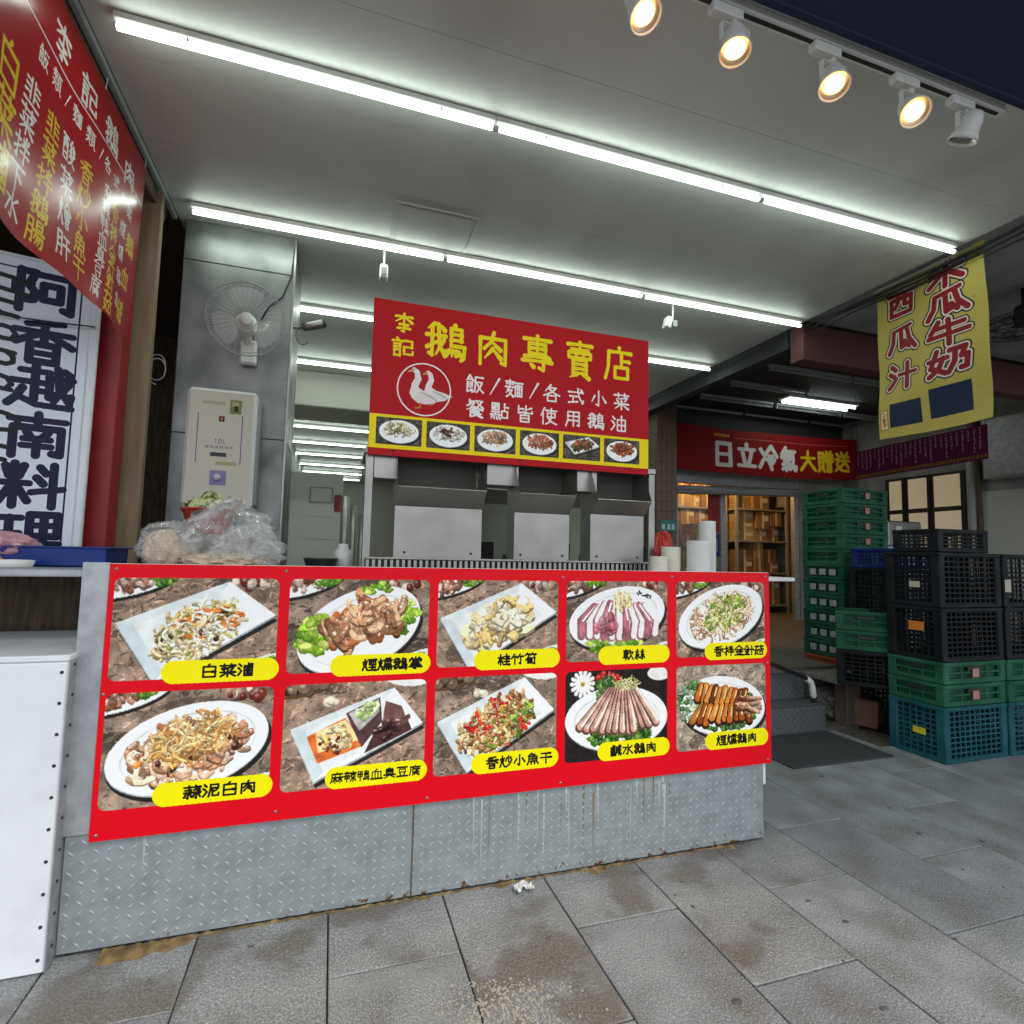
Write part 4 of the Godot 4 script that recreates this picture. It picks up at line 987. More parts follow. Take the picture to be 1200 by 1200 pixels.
# tread plate skirt: mill grey with rust along the foot and dried runs of dirty water
func skirt_print() -> Image:
	var w := 2048
	var h := 300
	var im := Image.create(w, h, false, Image.FORMAT_RGBA8)
	var n := FastNoiseLite.new()
	n.seed = 5
	n.frequency = 0.012
	n.fractal_octaves = 5
	var a := n.get_image(w, h)
	n.seed = 9
	n.frequency = 0.03
	var b := n.get_image(w, h)
	for y in h:
		for x in w:
			var g := 0.62 + 0.10 * (a.get_pixel(x, y).r - 0.5)
			var c := Color(g * 0.94, g * 0.99, g)
			var rust := float(y) / h - 1.04 + 0.42 * (b.get_pixel(x, y).r - 0.5) + 0.10 * (a.get_pixel(x, y).r - 0.5) + (0.02 if x > 500 else -0.06)
			if rust > 0.0: c = c.lerp(Color(0.36, 0.20, 0.11), clampf(rust * 14.0, 0.0, 0.85))
			im.set_pixel(x, y, c)
	for i in 26:
		var x := rng.randf() * w if i < 6 else rng.randf_range(1000, 1700)
		var y0 := rng.randf_range(0, 60)
		var l := rng.randf_range(60, 240)
		var cc: Color = [Color(0.78, 0.78, 0.75, 0.5), Color(0.5, 0.4, 0.25, 0.5), Color(0.82, 0.83, 0.82, 0.6)][i % 3]
		stroke(im, PackedVector2Array([Vector2(x, y0), Vector2(x + rng.randf_range(-3, 3), y0 + l)]), rng.randf_range(1.0, 4.0), 0.7, Color(cc.r, cc.g, cc.b, cc.a * 0.4))
	return im

# ---------------------------------------------------------------- ground, ceilings, outer walls
const Z0 := -1.766          # face of the counter
const CEIL := 2.66
func build_setting():
	var g := S()
	box(g, V(0, -0.26, 10), V(60, 0.4, 60))
	struct("ground", g, M.street, "dark bedding under the paving and the street behind it")
	# paving: slabs 0.335 x 0.67 m, every other row shifted by half
	var pave := struct("pavement", minmax(V(-3.0, -0.06, 1.6), V(6.2, -0.016, -2.78)), M.grout, "grey granite slab pavement in front of the counter")
	var base := {}
	for ix in range(-7, 16):
		var x0 := 0.036 + ix * 0.3355
		var off := 0.312 if posmod(ix, 2) == 0 else 0.0
		for iz in range(-3, 5):
			var za := -1.19 + off + iz * 0.63
			var zb := za - 0.63
			if zb < -2.9 or za > 1.9: continue
			var za2 := minf(za, 1.6)
			var zb2 := maxf(zb, -2.77)
			var key := "%.2f" % (za2 - zb2)
			if not base.has(key): base[key] = mesh_of(boxm(V(0.3312, 0.04, za2 - zb2 - 0.0045), 0.002))
			var k := rng.randi() % 5
			var o := part(pave, "slab", base[key], M["stained_slab_%d" % (k % 3)] if za2 < -1.0 and zb2 < -1.45 and x0 < 1.6 else M["slab_%d" % k], V(x0 + 0.168, -0.02 + rng.randf_range(-0.0012, 0.0012), (za2 + zb2) * 0.5))
			o.rotation = V(rng.randf_range(-0.002, 0.002), 0, rng.randf_range(-0.002, 0.002))
	# shop ceiling of long boards
	var ce := struct("ceiling", minmax(V(-0.785, CEIL + 0.006, -1.18), V(2.95, CEIL + 0.10, -13.4)), M.groove, "off white board ceiling of the shop with long seams")
	var cm := mesh_of(boxm(V(3.735, 0.012, 0.4088), 0.0006))
	for i in 30:
		part(ce, "ceiling_board", cm, M.ceiling_board, V(1.0825, CEIL + 0.006, -1.18 - 0.205 - i * 0.41))
	# building above, closing the arcade from the sky
	struct("upper_floor", minmax(V(-7, CEIL + 0.30, -1.15), V(9, 6.0, -14)), M.plaster, "upper floor of the building over the shops")
	struct("shop_back_wall", minmax(V(-1.5, 0.0, -13.4), V(3.3, 2.9, -13.6)), M.cream_wall)
	struct("shop_floor", minmax(V(-3, -0.02, -2.79), V(3.3, 0.004, -13.4)), M.terrazzo)
	struct("shop_left_wall", minmax(V(-0.72, 0.0, -3.44), V(-0.62, 2.9, -13.4)), M.cream_wall)
	# narrow alley and neighbour on the left
	struct("neighbour_left_wall", minmax(V(-3.1, 0.0, -1.2), V(-3.0, 2.9, -5)), M.old_wood)
	struct("neighbour_back_wall", minmax(V(-3.0, 0.0, -4.9), V(-0.73, 2.9, -5)), M.old_wood)
	struct("neighbour_ceiling", minmax(V(-3.0, 2.72, -1.2), V(-0.80, 2.78, -4.9)), M.old_wood)
	# right of the shop: passage ceiling, beam, dark store ceiling, walls
	struct("passage_ceiling", minmax(V(2.952, CEIL + 0.02, -1.18), V(7.0, CEIL + 0.10, -2.84)), M.plaster, "grey plaster ceiling over the passage beside the shop")
	struct("store_ceiling", minmax(V(3.08, 2.86, -2.96), V(7.0, 2.95, -9.0)), M.dark_ceiling, "black ceiling of the store on the right")
	struct("shop_right_wall", minmax(V(2.96, 2.53, -2.98), V(3.06, 2.95, -13.4)), M.dark_ceiling)
	struct("shop_partition", minmax(V(2.98, 0.0, -5.05), V(3.04, 2.529, -13.4)), M.cream_wall)
	struct("store_right_wall", minmax(V(6.30, 0.0, -2.2), V(6.42, 2.9, -9.0)), M.plaster, "stained plaster side wall behind the crates")
	struct("store_back_wall", minmax(V(3.05, 0.0, -8.2), V(7.0, 2.95, -8.3)), M.old_wood)
	struct("added_end_wall", minmax(V(6.9, 0.0, -1.0), V(7.0, 2.9, -2.3)), M.plaster)  # unseen wall, added to keep sky light out of the passage
	struct("raised_floor", minmax(V(1.2, 0.0, -3.08), V(6.3, 0.325, -8.2)), M.terrazzo, "raised stone chip floor of the store")
	solo("roof_beam", minmax(V(2.955, 2.41, -2.845), V(6.9, 2.66, -2.955), 0.004), M.maroon_paint, "dark maroon beam running across the passage ceiling", "beam")

# ---------------------------------------------------------------- lamps
func build_shop():
	var gname := "tube lights under the shop ceiling"
	# fluorescent tube lights: batten, tube, two caps, two clips
	var t := thing("tube_light", "white tube light on a slim batten under the shop ceiling", "lamp", Vector3.ZERO, gname)
	part(t, "batten", boxm(V(1.199, 0.024, 0.022), 0.003, V(0, 0.033, 0)), M.white_plastic)
	var ts := S(true)
	tube(ts, [V(-0.588, 0, 0), V(0.588, 0, 0)], 0.0095, 10)
	part(t, "tube", ts, M.tube_glow)
	for s in [-1, 1]:
		var c := S(true)
		tube(c, [V(s * 0.588, 0, 0), V(s * 0.5995, 0, 0)], 0.0105, 10)
		part(t, "end_cap", c, M.white_plastic)
		part(t, "clip", boxm(V(0.006, 0.026, 0.012), 0.001, V(s * 0.4, 0.015, 0)), M.grey_plastic)
	var lamp := AreaLight3D.new()
	lamp.name = "tube_lamp"
	lamp.area_size = Vector2(1.17, 0.016)
	lamp.light_energy = 0.19
	lamp.light_color = Color(0.93, 1.0, 0.96)
	lamp.shadow_enabled = true
	lamp.rotation_degrees = V(-90, 0, 0)
	lamp.position = V(0, -0.011, 0)
	t.add_child(lamp)
	var rows := [[-1.845, 3], [-2.80, 3], [-3.73, 3], [-4.80, 3], [-6.35, 2], [-7.33, 2], [-8.4, 2], [-9.4, 1], [-10.5, 1], [-11.5, 1], [-12.4, 1]]
	var first := true
	var row_names := ["first row behind the lamp track", "second row, in front of the steel pillar", "third row, level with the pillar's side", "fourth row, before the pale cross beam", "row just beyond the pale cross beam", "second row beyond the cross beam", "third row beyond the cross beam", "fourth row beyond the cross beam", "fifth row beyond the cross beam", "sixth row beyond the cross beam", "last row by the shop's back wall"]
	var ends := ["red banner end", "middle part", "passage end"]
	var ri := -1
	for r in rows:
		ri += 1
		for i in r[1]:
			var lab: String = "tube light, %s of the %s" % [ends[i], row_names[ri]]
			var at := V(-0.70 + 0.60 + i * 1.2, CEIL - 0.047, r[0])
			if first:
				t.position = at
				t.set_meta("label", lab)
				first = false
			else:
				copy(t, at, "tube_light", lab)
	# beam across the shop with a pale face
	solo("cross_beam", minmax(V(-0.80, 2.34, -5.15), V(2.95, 2.659, -5.75), 0.01), M.cream_wall, "pale beam hanging across the shop ceiling between the tube lights", "beam")
	# hatch in the ceiling
	var hat := thing("ceiling_hatch", "square access hatch in the ceiling behind the first tube light", "hatch", V(0.405, CEIL, -2.63))
	part(hat, "lid", boxm(V(0.345, 0.006, 0.29), 0.001, V(0, -0.0035, 0)), M.ceiling_board)
	for s in [-1, 1]:
		part(hat, "frame", boxm(V(0.395, 0.006, 0.008), 0.001, V(0, -0.0035, s * 0.166)), M.ceiling_board)
		part(hat, "frame", boxm(V(0.008, 0.006, 0.322), 0.001, V(s * 0.192, -0.0035, 0)), M.ceiling_board)
	# two small white ceiling boxes on short stems
	for k in 2:
		var p: Vector3 = [V(0.190, CEIL, -2.86), V(1.96, CEIL, -2.88)][k]
		var d := thing("ceiling_box", ["small white box lamp hanging below the tube light near the sign's goose emblem", "small white box lamp hanging below the tube light past the red shop sign"][k], "fixture", p, "white box fixtures under the shop ceiling")
		var stem := S(true)
		tube(stem, [V(0, 0, 0), V(0, -0.12, 0)], 0.006, 8)
		part(d, "stem", stem, M.white_plastic)
		var bm := part(d, "housing", boxm(V(0.042, 0.075, 0.05), 0.006, V(0, -0.15, 0)), M.white_plastic)
		bm.rotation.z = [0.0, -0.25][k]
		part(d, "lens", boxm(V(0.028, 0.04, 0.004), 0.001, V(0, -0.152, 0.027)), M.grey_plastic)
	# track rail and lamp heads
	var rail := thing("track_rail", "white lamp track along the front edge of the ceiling", "rail", V(0, CEIL, -1.215))
	part(rail, "channel", boxm(V(3.1, 0.026, 0.034), 0.003, V(0.62, -0.014, 0)), M.white_plastic)
	part(rail, "slot", boxm(V(3.06, 0.002, 0.012), 0.0, V(0.62, -0.0285, 0)), M.dark_steel)
	var aims := [V(0.16, -1, 0.42), V(-0.12, -1, 0.18), V(-0.22, -1, 0.30), V(-0.34, -1, 0.62), V(-0.1, -1, -0.55)]
	var xs := [0.700, 1.005, 1.372, 1.705, 1.965]
	var words := ["lit track lamp at the end of the row above the shop sign", "lit track lamp tilted nearly straight down, second in the row", "lit track lamp leaning sideways in the middle of the row", "lit track lamp turned towards the street beside the unlit one", "unlit white track lamp at the end of the ceiling track"]
	for k in 5:
		track_lamp(V(xs[k], CEIL - 0.03, -1.215), aims[k].normalized(), k < 4, words[k])
	# navy awning outside the ceiling edge
	var aw := thing("awning", "dark navy awning over the pavement at the ceiling's front edge", "awning", V(0, 0, 0))
	var cloth := S()
	sheet(cloth, 12, 6, func(u: float, v: float): return V(-4.0 + u * 11.0, lerpf(2.64, 2.86, v) - 0.03 * sin(v * PI) * (0.6 + 0.4 * sin(u * 70.0)), lerpf(-1.16, -0.25, v)))
	part(aw, "canopy", cloth, M.navy_fabric)
	var side := S()  # unseen extra canopy, added to darken the crates and paving below
	sheet(side, 8, 6, func(u: float, v: float): return V(2.35 + u * 4.65, lerpf(2.87, 3.0, v) - 0.04 * sin(v * PI), lerpf(-0.24, 1.1, v)))
	part(aw, "added_shade_canopy", side, M.navy_fabric)
	part(aw, "front_bar", minmax(V(-4, 2.84, -0.27), V(7, 2.88, -0.23), 0.01), M.dark_steel)
	part(aw, "ceiling_trim", minmax(V(-4, 2.635, -1.152), V(7, 2.67, -1.178), 0.003), M.navy_fabric)
	build_pillar()
	build_kitchen()
func track_lamp(at: Vector3, aim: Vector3, lit: bool, label: String):
	var o := thing("track_lamp", label, "lamp", at, "lamp heads on the ceiling track")
	part(o, "adapter", boxm(V(0.105, 0.030, 0.032), 0.004, V(0, -0.014, 0)), M.white_plastic)
	var stem := S(true)
	tube(stem, [V(0.03, -0.025, 0), V(0.03, -0.048, 0)], 0.009, 8)
	part(o, "stem", stem, M.white_plastic)
	var y := -aim
	var x := y.cross(Vector3.FORWARD).normalized()
	var xf := Transform3D(Basis(x, y, x.cross(y)), V(0.03, -0.098, 0))
	var yoke := S()
	for s in [-1, 1]:
		bar(yoke, V(0.03 + s * 0.046, -0.048, 0), V(0.03 + s * 0.046, -0.10, 0), 0.014, 0.003)
	bar(yoke, V(0.03 - 0.047, -0.048, 0), V(0.03 + 0.047, -0.048, 0), 0.014, 0.003)
	part(o, "yoke", yoke, M.white_plastic)
	var can := S(true)
	lathe(can, [[0.0, 0.055], [0.02, 0.054], [0.028, 0.045], [0.034, 0.02], [0.036, -0.005], [0.042, -0.02], [0.046, -0.036], [0.043, -0.036], [0.038, -0.024]], 24, xf)
	part(o, "lamp_housing", can, M.white_plastic)
	var lens := S(true)
	lathe(lens, [[0.0, -0.025], [0.027, -0.024], [0.027, -0.020], [0.0, -0.020]], 24, xf)
	part(o, "bulb_lens", lens, M.spot_glow if lit else M.grey_plastic)
	var refl := S(true)
	lathe(refl, [[0.0275, -0.020], [0.0385, -0.030]], 24, xf)
	part(o, "reflector_ring", refl, M.stainless)
	if lit:
		var l := SpotLight3D.new()
		l.name = "spot"
		l.light_energy = 0.16
		l.light_color = Color(1.0, 0.74, 0.42)
		l.light_size = 0.024
		l.spot_angle = 38.0
		l.spot_range = 6.0
		l.spot_attenuation = 2.0
		l.shadow_enabled = true
		l.position = xf * V(0, -0.028, 0)
		l.basis = Basis.looking_at(aim, Vector3.FORWARD)
		o.add_child(l)

func build_pillar():
	# stainless clad pillar
	var p := thing("steel_pillar", "stainless steel clad pillar carrying the water heater and fan", "pillar", V(-0.50, 0, -3.19))
	part(p, "core", boxm(V(0.496, 2.655, 0.476), 0.0, V(0, 1.3275, 0)), M.dark_steel)
	var y0 := 0.0
	for y1 in [0.7, 1.60, 2.455, 2.655]:
		for sd in [0, 1, 2]:
			var hh: float = y1 - y0 - 0.004
			var yc: float = (y0 + y1) * 0.5
			if sd == 0: part(p, "steel_panel", boxm(V(0.498, hh, 0.003), 0.001, V(0, yc, 0.2405)), M.pillar_steel)
			if sd == 1: part(p, "steel_panel", boxm(V(0.003, hh, 0.476), 0.001, V(0.2505, yc, 0)), M.pillar_steel)
			if sd == 2: part(p, "steel_panel", boxm(V(0.003, hh, 0.476), 0.001, V(-0.2505, yc, 0)), M.pillar_steel)
		y0 = y1
	var trim := S()
	box(trim, V(0.252, 1.3275, 0.244), V(0.012, 2.64, 0.012), 0.002)
	part(p, "corner_trim", trim, M.stainless)
	# water heater
	var w := thing("water_heater", "cream gas water heater with violet knob mounted on the steel pillar", "water heater", V(-0.512, 1.243, -2.935))
	part(w, "back_case", boxm(V(0.285, 0.52, 0.085), 0.01, V(0.012, 0.272, 0.040)), M.grey_plastic)
	part(w, "front_case", boxm(V(0.292, 0.545, 0.06), 0.014, V(0, 0.272, 0.115)), M.white_plastic)
	var face := S()
	quad(face, V(-0.131, 0.530, 0.1458), V(0.131, 0.530, 0.1458), V(0.131, 0.016, 0.1458), V(-0.131, 0.016, 0.1458))
	part(w, "face_print", face, print_mat("heater_print", heater_print(), 0.55))
	var kb := part(w, "knob_plate", boxm(V(0.066, 0.066, 0.004), 0.0015, V(0.0, 0.132, 0.1475)), mat("violet", Color(0.22, 0.17, 0.36), 0.4))
	var kn := S(true)
	lathe(kn, [[0.0, 0.022], [0.012, 0.022], [0.0155, 0.018], [0.017, 0.0]], 20, Transform3D(Basis(Vector3.RIGHT, PI / 2), V(0, 0.132, 0.149)))
	part(kb, "knob", kn, mat("pale_violet", Color(0.5, 0.47, 0.6), 0.35))
	for s in [-0.08, 0.02, 0.07]:
		var pp := S(true)
		tube(pp, [V(s, 0.02, 0.05), V(s, -0.05, 0.05), V(s, -0.10, 0.045), V(s * 1.1, -0.24, 0.03)], 0.010, 10)
		part(w, "pipe", pp, M.dark_steel if s > 0.05 else M.grey_plastic)
	# wall fan
	var f := thing("wall_fan", "pale plastic wall fan with see-through blades on the steel pillar", "fan", V(-0.405, 2.115, -2.947))
	part(f, "mount", boxm(V(0.075, 0.12, 0.05), 0.01, V(-0.03, -0.10, 0.026)), M.white_plastic)
	var neck := S(true)
	tube(neck, [V(-0.03, -0.06, 0.05), V(-0.035, -0.02, 0.07), V(-0.03, 0.005, 0.10)], 0.018, 12)
	part(f, "neck", neck, M.white_plastic)
	var fb := Basis(Vector3.UP, 0.1) * Basis(Vector3.RIGHT, PI / 2 + 0.12)
	var motor := S(true)
	lathe(motor, [[0.0, -0.11], [0.03, -0.105], [0.046, -0.07], [0.048, 0.0], [0.03, 0.02], [0.0, 0.022]], 20, Transform3D(fb, V(-0.03, 0.0, 0.15)))
	part(f, "motor", motor, M.white_plastic)
	var hub := Transform3D(fb, V(-0.022, 0, 0.205))
	var cap := S(true)
	lathe(cap, [[0.03, -0.014], [0.03, 0.006], [0.022, 0.014], [0.0, 0.016]], 20, hub)
	part(f, "hub", cap, M.white_plastic)
	for k in 3:
		var bl := S(true)
		var a0 := TAU * k / 3.0 + 0.5
		sheet(bl, 6, 6, func(u: float, v: float):
			var r := lerpf(0.028, 0.145, u)
			var wdt := lerpf(0.35, 0.62, sin(u * 2.4))
			var a := a0 + (v - 0.5) * wdt * 2.0
			return hub * V(cos(a) * r, (v - 0.5) * 0.02, sin(a) * r))
		part(f, "blade", bl, M.clear_film)
	var cage := S(true)
	for yy in [[0.168, 0.0, 0.0028], [0.160, 0.028, 0.0016], [0.160, -0.03, 0.0016], [0.05, 0.034, 0.0016]]:
		var ring := []
		for k in 41:
			var a := TAU * k / 40.0
			ring.append(hub * V(cos(a) * yy[0], yy[1], sin(a) * yy[0]))
		tube(cage, ring, yy[2], 6, false)
	part(f, "cage_ring", cage, M.grey_plastic)
	var wires := S()
	for k in 34:
		var a := TAU * k / 34.0
		var d := V(cos(a), 0, sin(a))
		tube(wires, [hub * (d * 0.05 + V(0, 0.034, 0)), hub * (d * 0.12 + V(0, 0.034, 0)), hub * (d * 0.160 + V(0, 0.026, 0)), hub * (d * 0.168), hub * (d * 0.155 + V(0, -0.032, 0)), hub * (d * 0.06 + V(0, -0.03, 0))], 0.00042, 3, false)
	var wi := part(f, "cage_wires", wires, M.white_plastic)
	wi.set_meta("kind", "stuff")
	# camera on the pillar's edge
	var cc := thing("security_camera", "silver bullet security camera on the pillar's edge beside the fan", "camera", V(-0.245, 2.20, -3.02))
	var br := S(true)
	tube(br, [V(0, 0.01, 0), V(0.05, 0.012, 0.01), V(0.07, 0.02, 0.02)], 0.007, 8)
	part(cc, "bracket", br, M.grey_plastic)
	var bd := S(true)
	lathe(bd, [[0.0, -0.055], [0.022, -0.055], [0.024, -0.03], [0.024, 0.05], [0.020, 0.052]], 18, Transform3D(Basis(V(0, 0, 1), -1.35) * Basis(V(1, 0, 0), 0.3), V(0.10, 0.028, 0.03)))
	part(cc, "body", bd, M.stainless)
	var ln := S(true)
	lathe(ln, [[0.0, 0.064], [0.018, 0.060], [0.023, 0.045]], 18, Transform3D(Basis(V(0, 0, 1), -1.35) * Basis(V(1, 0, 0), 0.3), V(0.10, 0.028, 0.03)))
	part(cc, "lens", ln, M.black)
	var cw := S(true)
	var loop := []
	for k in 26:
		var a := k / 25.0 * 4.4 + 1.2
		loop.append(V(0.05 + cos(a) * 0.035, -0.03 + sin(a) * 0.05, 0.01 + k * 0.0006))
	tube(cw, loop, 0.0022, 5)
	part(cc, "cable", cw, M.cord)
	var wr := S(true)
	tube(wr, [V(-0.25, 2.62, -2.944), V(-0.262, 2.45, -2.943), V(-0.30, 2.33, -2.941), V(-0.36, 2.27, -2.94), V(-0.39, 2.20, -2.938)], 0.004, 6)
	solo("fan_cable", wr, M.cord, "dark cable running from the ceiling to the wall fan", "cable")
	var wr2 := S(true)
	var lp := []
	for k in 40:
		var a := k / 39.0 * 11.0
		lp.append(V(-0.80 + cos(a) * 0.035 + k * 0.0004, 1.88 + sin(a) * 0.055 - k * 0.0012, -2.84 + k * 0.0012))
	tube(wr2, lp, 0.003, 5)
	solo("coiled_wire", wr2, M.grey_plastic, "loose grey coil of wire hanging in the dark gap by the pillar", "wire")

# things inside the shop, seen past the pillar and between the steel hoods
func build_kitchen():
	var a := on_z(341, 552, -6.2)
	var b := on_z(398, 660, -6.2)
	var c := thing("white_cabinet", "tall white cabinet with papers posted on it inside the shop", "cabinet", V((a.x + b.x) * 0.5, 0, -6.45))
	part(c, "body", boxm(V(b.x - a.x, a.y, 0.5), 0.01, V(0, a.y * 0.5 + 0.004, 0)), M.paper_white)
	var papers := [[363, 570, 390, 590, "framed_notice"], [360, 593, 392, 606, "notice"], [392, 580, 400, 600, "red_notice"], [358, 610, 392, 632, "notice"]]
	for q in papers:
		var p0 := on_z(q[0], q[1], -6.195)
		var p1 := on_z(q[2], q[3], -6.195)
		var m: Material = M.red_paint if q[4] == "red_notice" else (M.grey_plastic if q[4] == "framed_notice" else M.paper_white)
		part(c, q[4], boxm(V(p1.x - p0.x, absf(p0.y - p1.y), 0.008), 0.0, V((p0.x + p1.x) * 0.5 - c.position.x, (p0.y + p1.y) * 0.5, 0.2555)), m)
		if q[4] == "framed_notice": part(c, "sheet", boxm(V((p1.x - p0.x) * 0.86, absf(p0.y - p1.y) * 0.82, 0.004), 0.0, V((p0.x + p1.x) * 0.5 - c.position.x, (p0.y + p1.y) * 0.5, 0.2625)), M.paper_white)
	for k in 3:
		var p := on_z([404, 414, 424][k], 600, [-5.2, -5.6, -6.0][k])
		var st := S(true)
		tube(st, [V(0, 0.004, 0), V(0, [1.55, 1.5, 1.45][k], 0)], [0.035, 0.03, 0.028][k], 16)
		solo("steel_pipe", st, M.stainless, ["bright steel pipe standing beside the white cabinet in the shop", "slim steel pipe behind the brightest pipe in the shop", "thin steel pipe deep in the shop beside the sign post"][k], "pipe", V(p.x, 0, p.z), "steel pipes inside the shop")
	# long steel work table with a hood, behind the cooking station
	var w := thing("work_table", "stainless steel work table behind the cooking hoods", "table", V(1.6, 0, -4.2))
	part(w, "top", boxm(V(2.2, 0.04, 0.7), 0.008, V(0, 0.9, 0)), M.stainless)
	part(w, "shelf", boxm(V(2.1, 0.03, 0.6), 0.006, V(0, 0.35, 0)), M.stainless)
	for sx in [-1, 1]:
		for sz in [-1, 1]:
			part(w, "leg", boxm(V(0.04, 0.88, 0.04), 0.004, V(sx * 1.04, 0.444, sz * 0.3)), M.stainless)
	var h := thing("extractor_hood", "stainless steel extractor hood hanging over the work table", "hood", V(1.42, 1.55, -4.2))
	var hs := S()
	for q in [[V(-0.88, 0, 0.5), V(0.88, 0, 0.5), V(0.6, 0.45, 0.2), V(-0.6, 0.45, 0.2)], [V(0.88, 0, 0.5), V(0.88, 0, -0.5), V(0.6, 0.45, -0.2), V(0.6, 0.45, 0.2)], [V(0.88, 0, -0.5), V(-0.88, 0, -0.5), V(-0.6, 0.45, -0.2), V(0.6, 0.45, -0.2)], [V(-0.88, 0, -0.5), V(-0.88, 0, 0.5), V(-0.6, 0.45, 0.2), V(-0.6, 0.45, -0.2)]]:
		out_quad(hs, q[0], q[1], q[2], q[3], V(0, 0.1, 0))
	box(hs, V(0, 0.78, 0), V(0.6, 0.66, 0.4))
	part(h, "canopy", hs, M.stainless)
	part(h, "rim", boxm(V(1.78, 0.05, 1.02), 0.006, V(0, -0.02, 0)), M.stainless)
	for k in 9:
		var pot := S(true)
		var r := rng.randf_range(0.06, 0.13)
		var hh := rng.randf_range(0.1, 0.24)
		lathe(pot, [[0.0, 0.0], [r, 0.0], [r, hh], [r + 0.008, hh + 0.006], [r - 0.006, hh], [r - 0.008, 0.01], [0.0, 0.01]], 20)
		solo("cooking_pot", pot, [M.stainless, M.white_plastic, M.dark_steel][k % 3], ["steel cooking pot on the shop's work table", "white tub on the shop's work table", "black pot on the shop's work table"][k % 3], "pot", V(0.7 + k * 0.22, 0.921, -4.2 + rng.randf_range(-0.15, 0.15)), "pots on the work table")

# ---------------------------------------------------------------- counter with the menu board
func build_counter():
	var c := thing("serving_counter", "long serving counter with a red picture menu over a tread plate skirt", "counter", V(0.49, 0, Z0))
	var x0 := -0.622 - 0.49
	var x1 := 1.598 - 0.49
	# carcass, open behind
	part(c, "carcass", minmax(V(x0 + 0.004, 0.01, -0.012), V(x1 - 0.004, 0.985, -0.03)), M.galvanised)
	part(c, "end_panel", minmax(V(x0, 0.01, -0.004), V(x0 + 0.003, 0.985, -0.66)), M.galvanised)
	part(c, "end_panel", minmax(V(x1 - 0.003, 0.01, -0.004), V(x1, 0.985, -0.66)), M.galvanised)
	part(c, "worktop", minmax(V(x0, 0.965, -0.032), V(x1, 0.990, -0.66), 0.003), M.stainless)
	# tread plate skirt
	var sk := S()
	quad(sk, V(x0, 0.30, 0), V(x1, 0.30, 0), V(x1, 0.012, 0), V(x0, 0.012, 0))
	var sm := print_mat("skirt_steel", skirt_print(), 0.42)
	sm.metallic = 0.25
	part(c, "skirt_plate", sk, sm)
	mat("tread_steel", Color(0.36, 0.39, 0.40), 0.42, 0.3)
	var tr := S()
	var nx := int((x1 - x0) / 0.0285)
	for i in nx:
		for j in 11:
			var cx := x0 + 0.014 + i * 0.0285
			var cy := 0.028 + j * 0.0252
			if cy > 0.292: continue
			var a := PI / 4 if (i + j) % 2 == 0 else -PI / 4
			var d := V(cos(a), sin(a), 0)
			var n := V(-d.y, d.x, 0)
			var p := V(cx, cy, 0.0003)
			var top := p + V(0, 0, 0.0022)
			var ln := rng.randf_range(0.0108, 0.0132)
			top.z = rng.randf_range(0.0014, 0.0026)
			var e := [p - d * ln, p + n * 0.0042, p + d * ln, p - n * 0.0042]
			for q in 4: out_tri(tr, e[q], e[(q + 1) % 4], top, p - V(0, 0, 0.01))
	var tp := part(c, "raised_treads", tr, M.tread_steel)
	tp.set_meta("kind", "stuff")
	part(c, "seam_strip", minmax(V(0.272 - 0.49, 0.012, 0.0005), V(0.276 - 0.49, 0.28, 0.0036)), M.old_wood)
	# menu board: panel with printed face, rounded trim and screws
	var bd := part(c, "menu_board", minmax(V(-0.568 - 0.49, 0.284, 0.004), V(1.629 - 0.49, 1.006, 0.012), 0.002), M.white_plastic)
	var fc := S()
	quad(fc, V(-0.567 - 0.49, 1.005, 0.0126), V(1.628 - 0.49, 1.005, 0.0126), V(1.628 - 0.49, 0.285, 0.0126), V(-0.567 - 0.49, 0.285, 0.0126))
	var fp := part(bd, "printed_face", fc, print_mat("board_print", board_print(), 0.4))
	fp.set_meta("label", "red print of ten dishes with yellow name tags")
	for q in [[-0.552, 0.992], [-0.552, 0.30], [-0.125, 0.99], [0.312, 0.30], [0.757, 0.98], [0.757, 0.30], [1.19, 0.985], [1.612, 0.99], [1.612, 0.30], [-0.12, 0.31], [-0.56, 0.66], [1.617, 0.66]]:
		var sc := S(true)
		lathe(sc, [[0.0, 0.003], [0.003, 0.0026], [0.0045, 0.0]], 10, Transform3D(Basis(Vector3.RIGHT, PI / 2), V(q[0] - 0.49, q[1], 0.0126)))
		part(bd, "screw", sc, M.stainless)
	# grey sheet left of the board and the little post under its right end
	part(c, "side_sheet", minmax(V(-0.632 - 0.49, 0.302, 0.001), V(-0.5695 - 0.49, 1.008, 0.005), 0.001), M.galvanised)
	part(c, "end_post", minmax(V(1.602 - 0.49, 0.20, -0.02), V(1.617 - 0.49, 0.284, -0.005), 0.002), M.white_plastic)
	# grime along the foot of the skirt
	var gm := S()
	var ns := FastNoiseLite.new()
	ns.seed = 4
	ns.frequency = 9.0
	sheet(gm, 260, 3, func(u: float, v: float):
		var x := lerpf(-0.52, 1.45, u)
		var reach := clampf(ns.get_noise_2d(x * 0.35, 1.0) * 0.13 + ns.get_noise_2d(x * 2.0, 7.0) * 0.015, 0.002, 0.055)
		var h := 0.009 * (1.0 - v) * (0.6 + ns.get_noise_2d(x * 4.0, v * 3.0)) + 0.0015
		return V(x, h if v < 0.99 else -0.002, Z0 + 0.001 + v * reach))
	var gmm := mat("ochre_dirt", Color(0.2, 0.13, 0.05), 0.85)
	tri_map(gmm, 4.0, noise_tex(97, 0.02, [[0.0, Color(0.09, 0.06, 0.03)], [0.5, Color(0.20, 0.13, 0.055)], [1.0, Color(0.34, 0.24, 0.10)]], 256, 5))
	var go := solo("grime", gm, gmm, "ochre grime gathered along the foot of the tread plate", "dirt")
	go.set_meta("kind", "stuff")
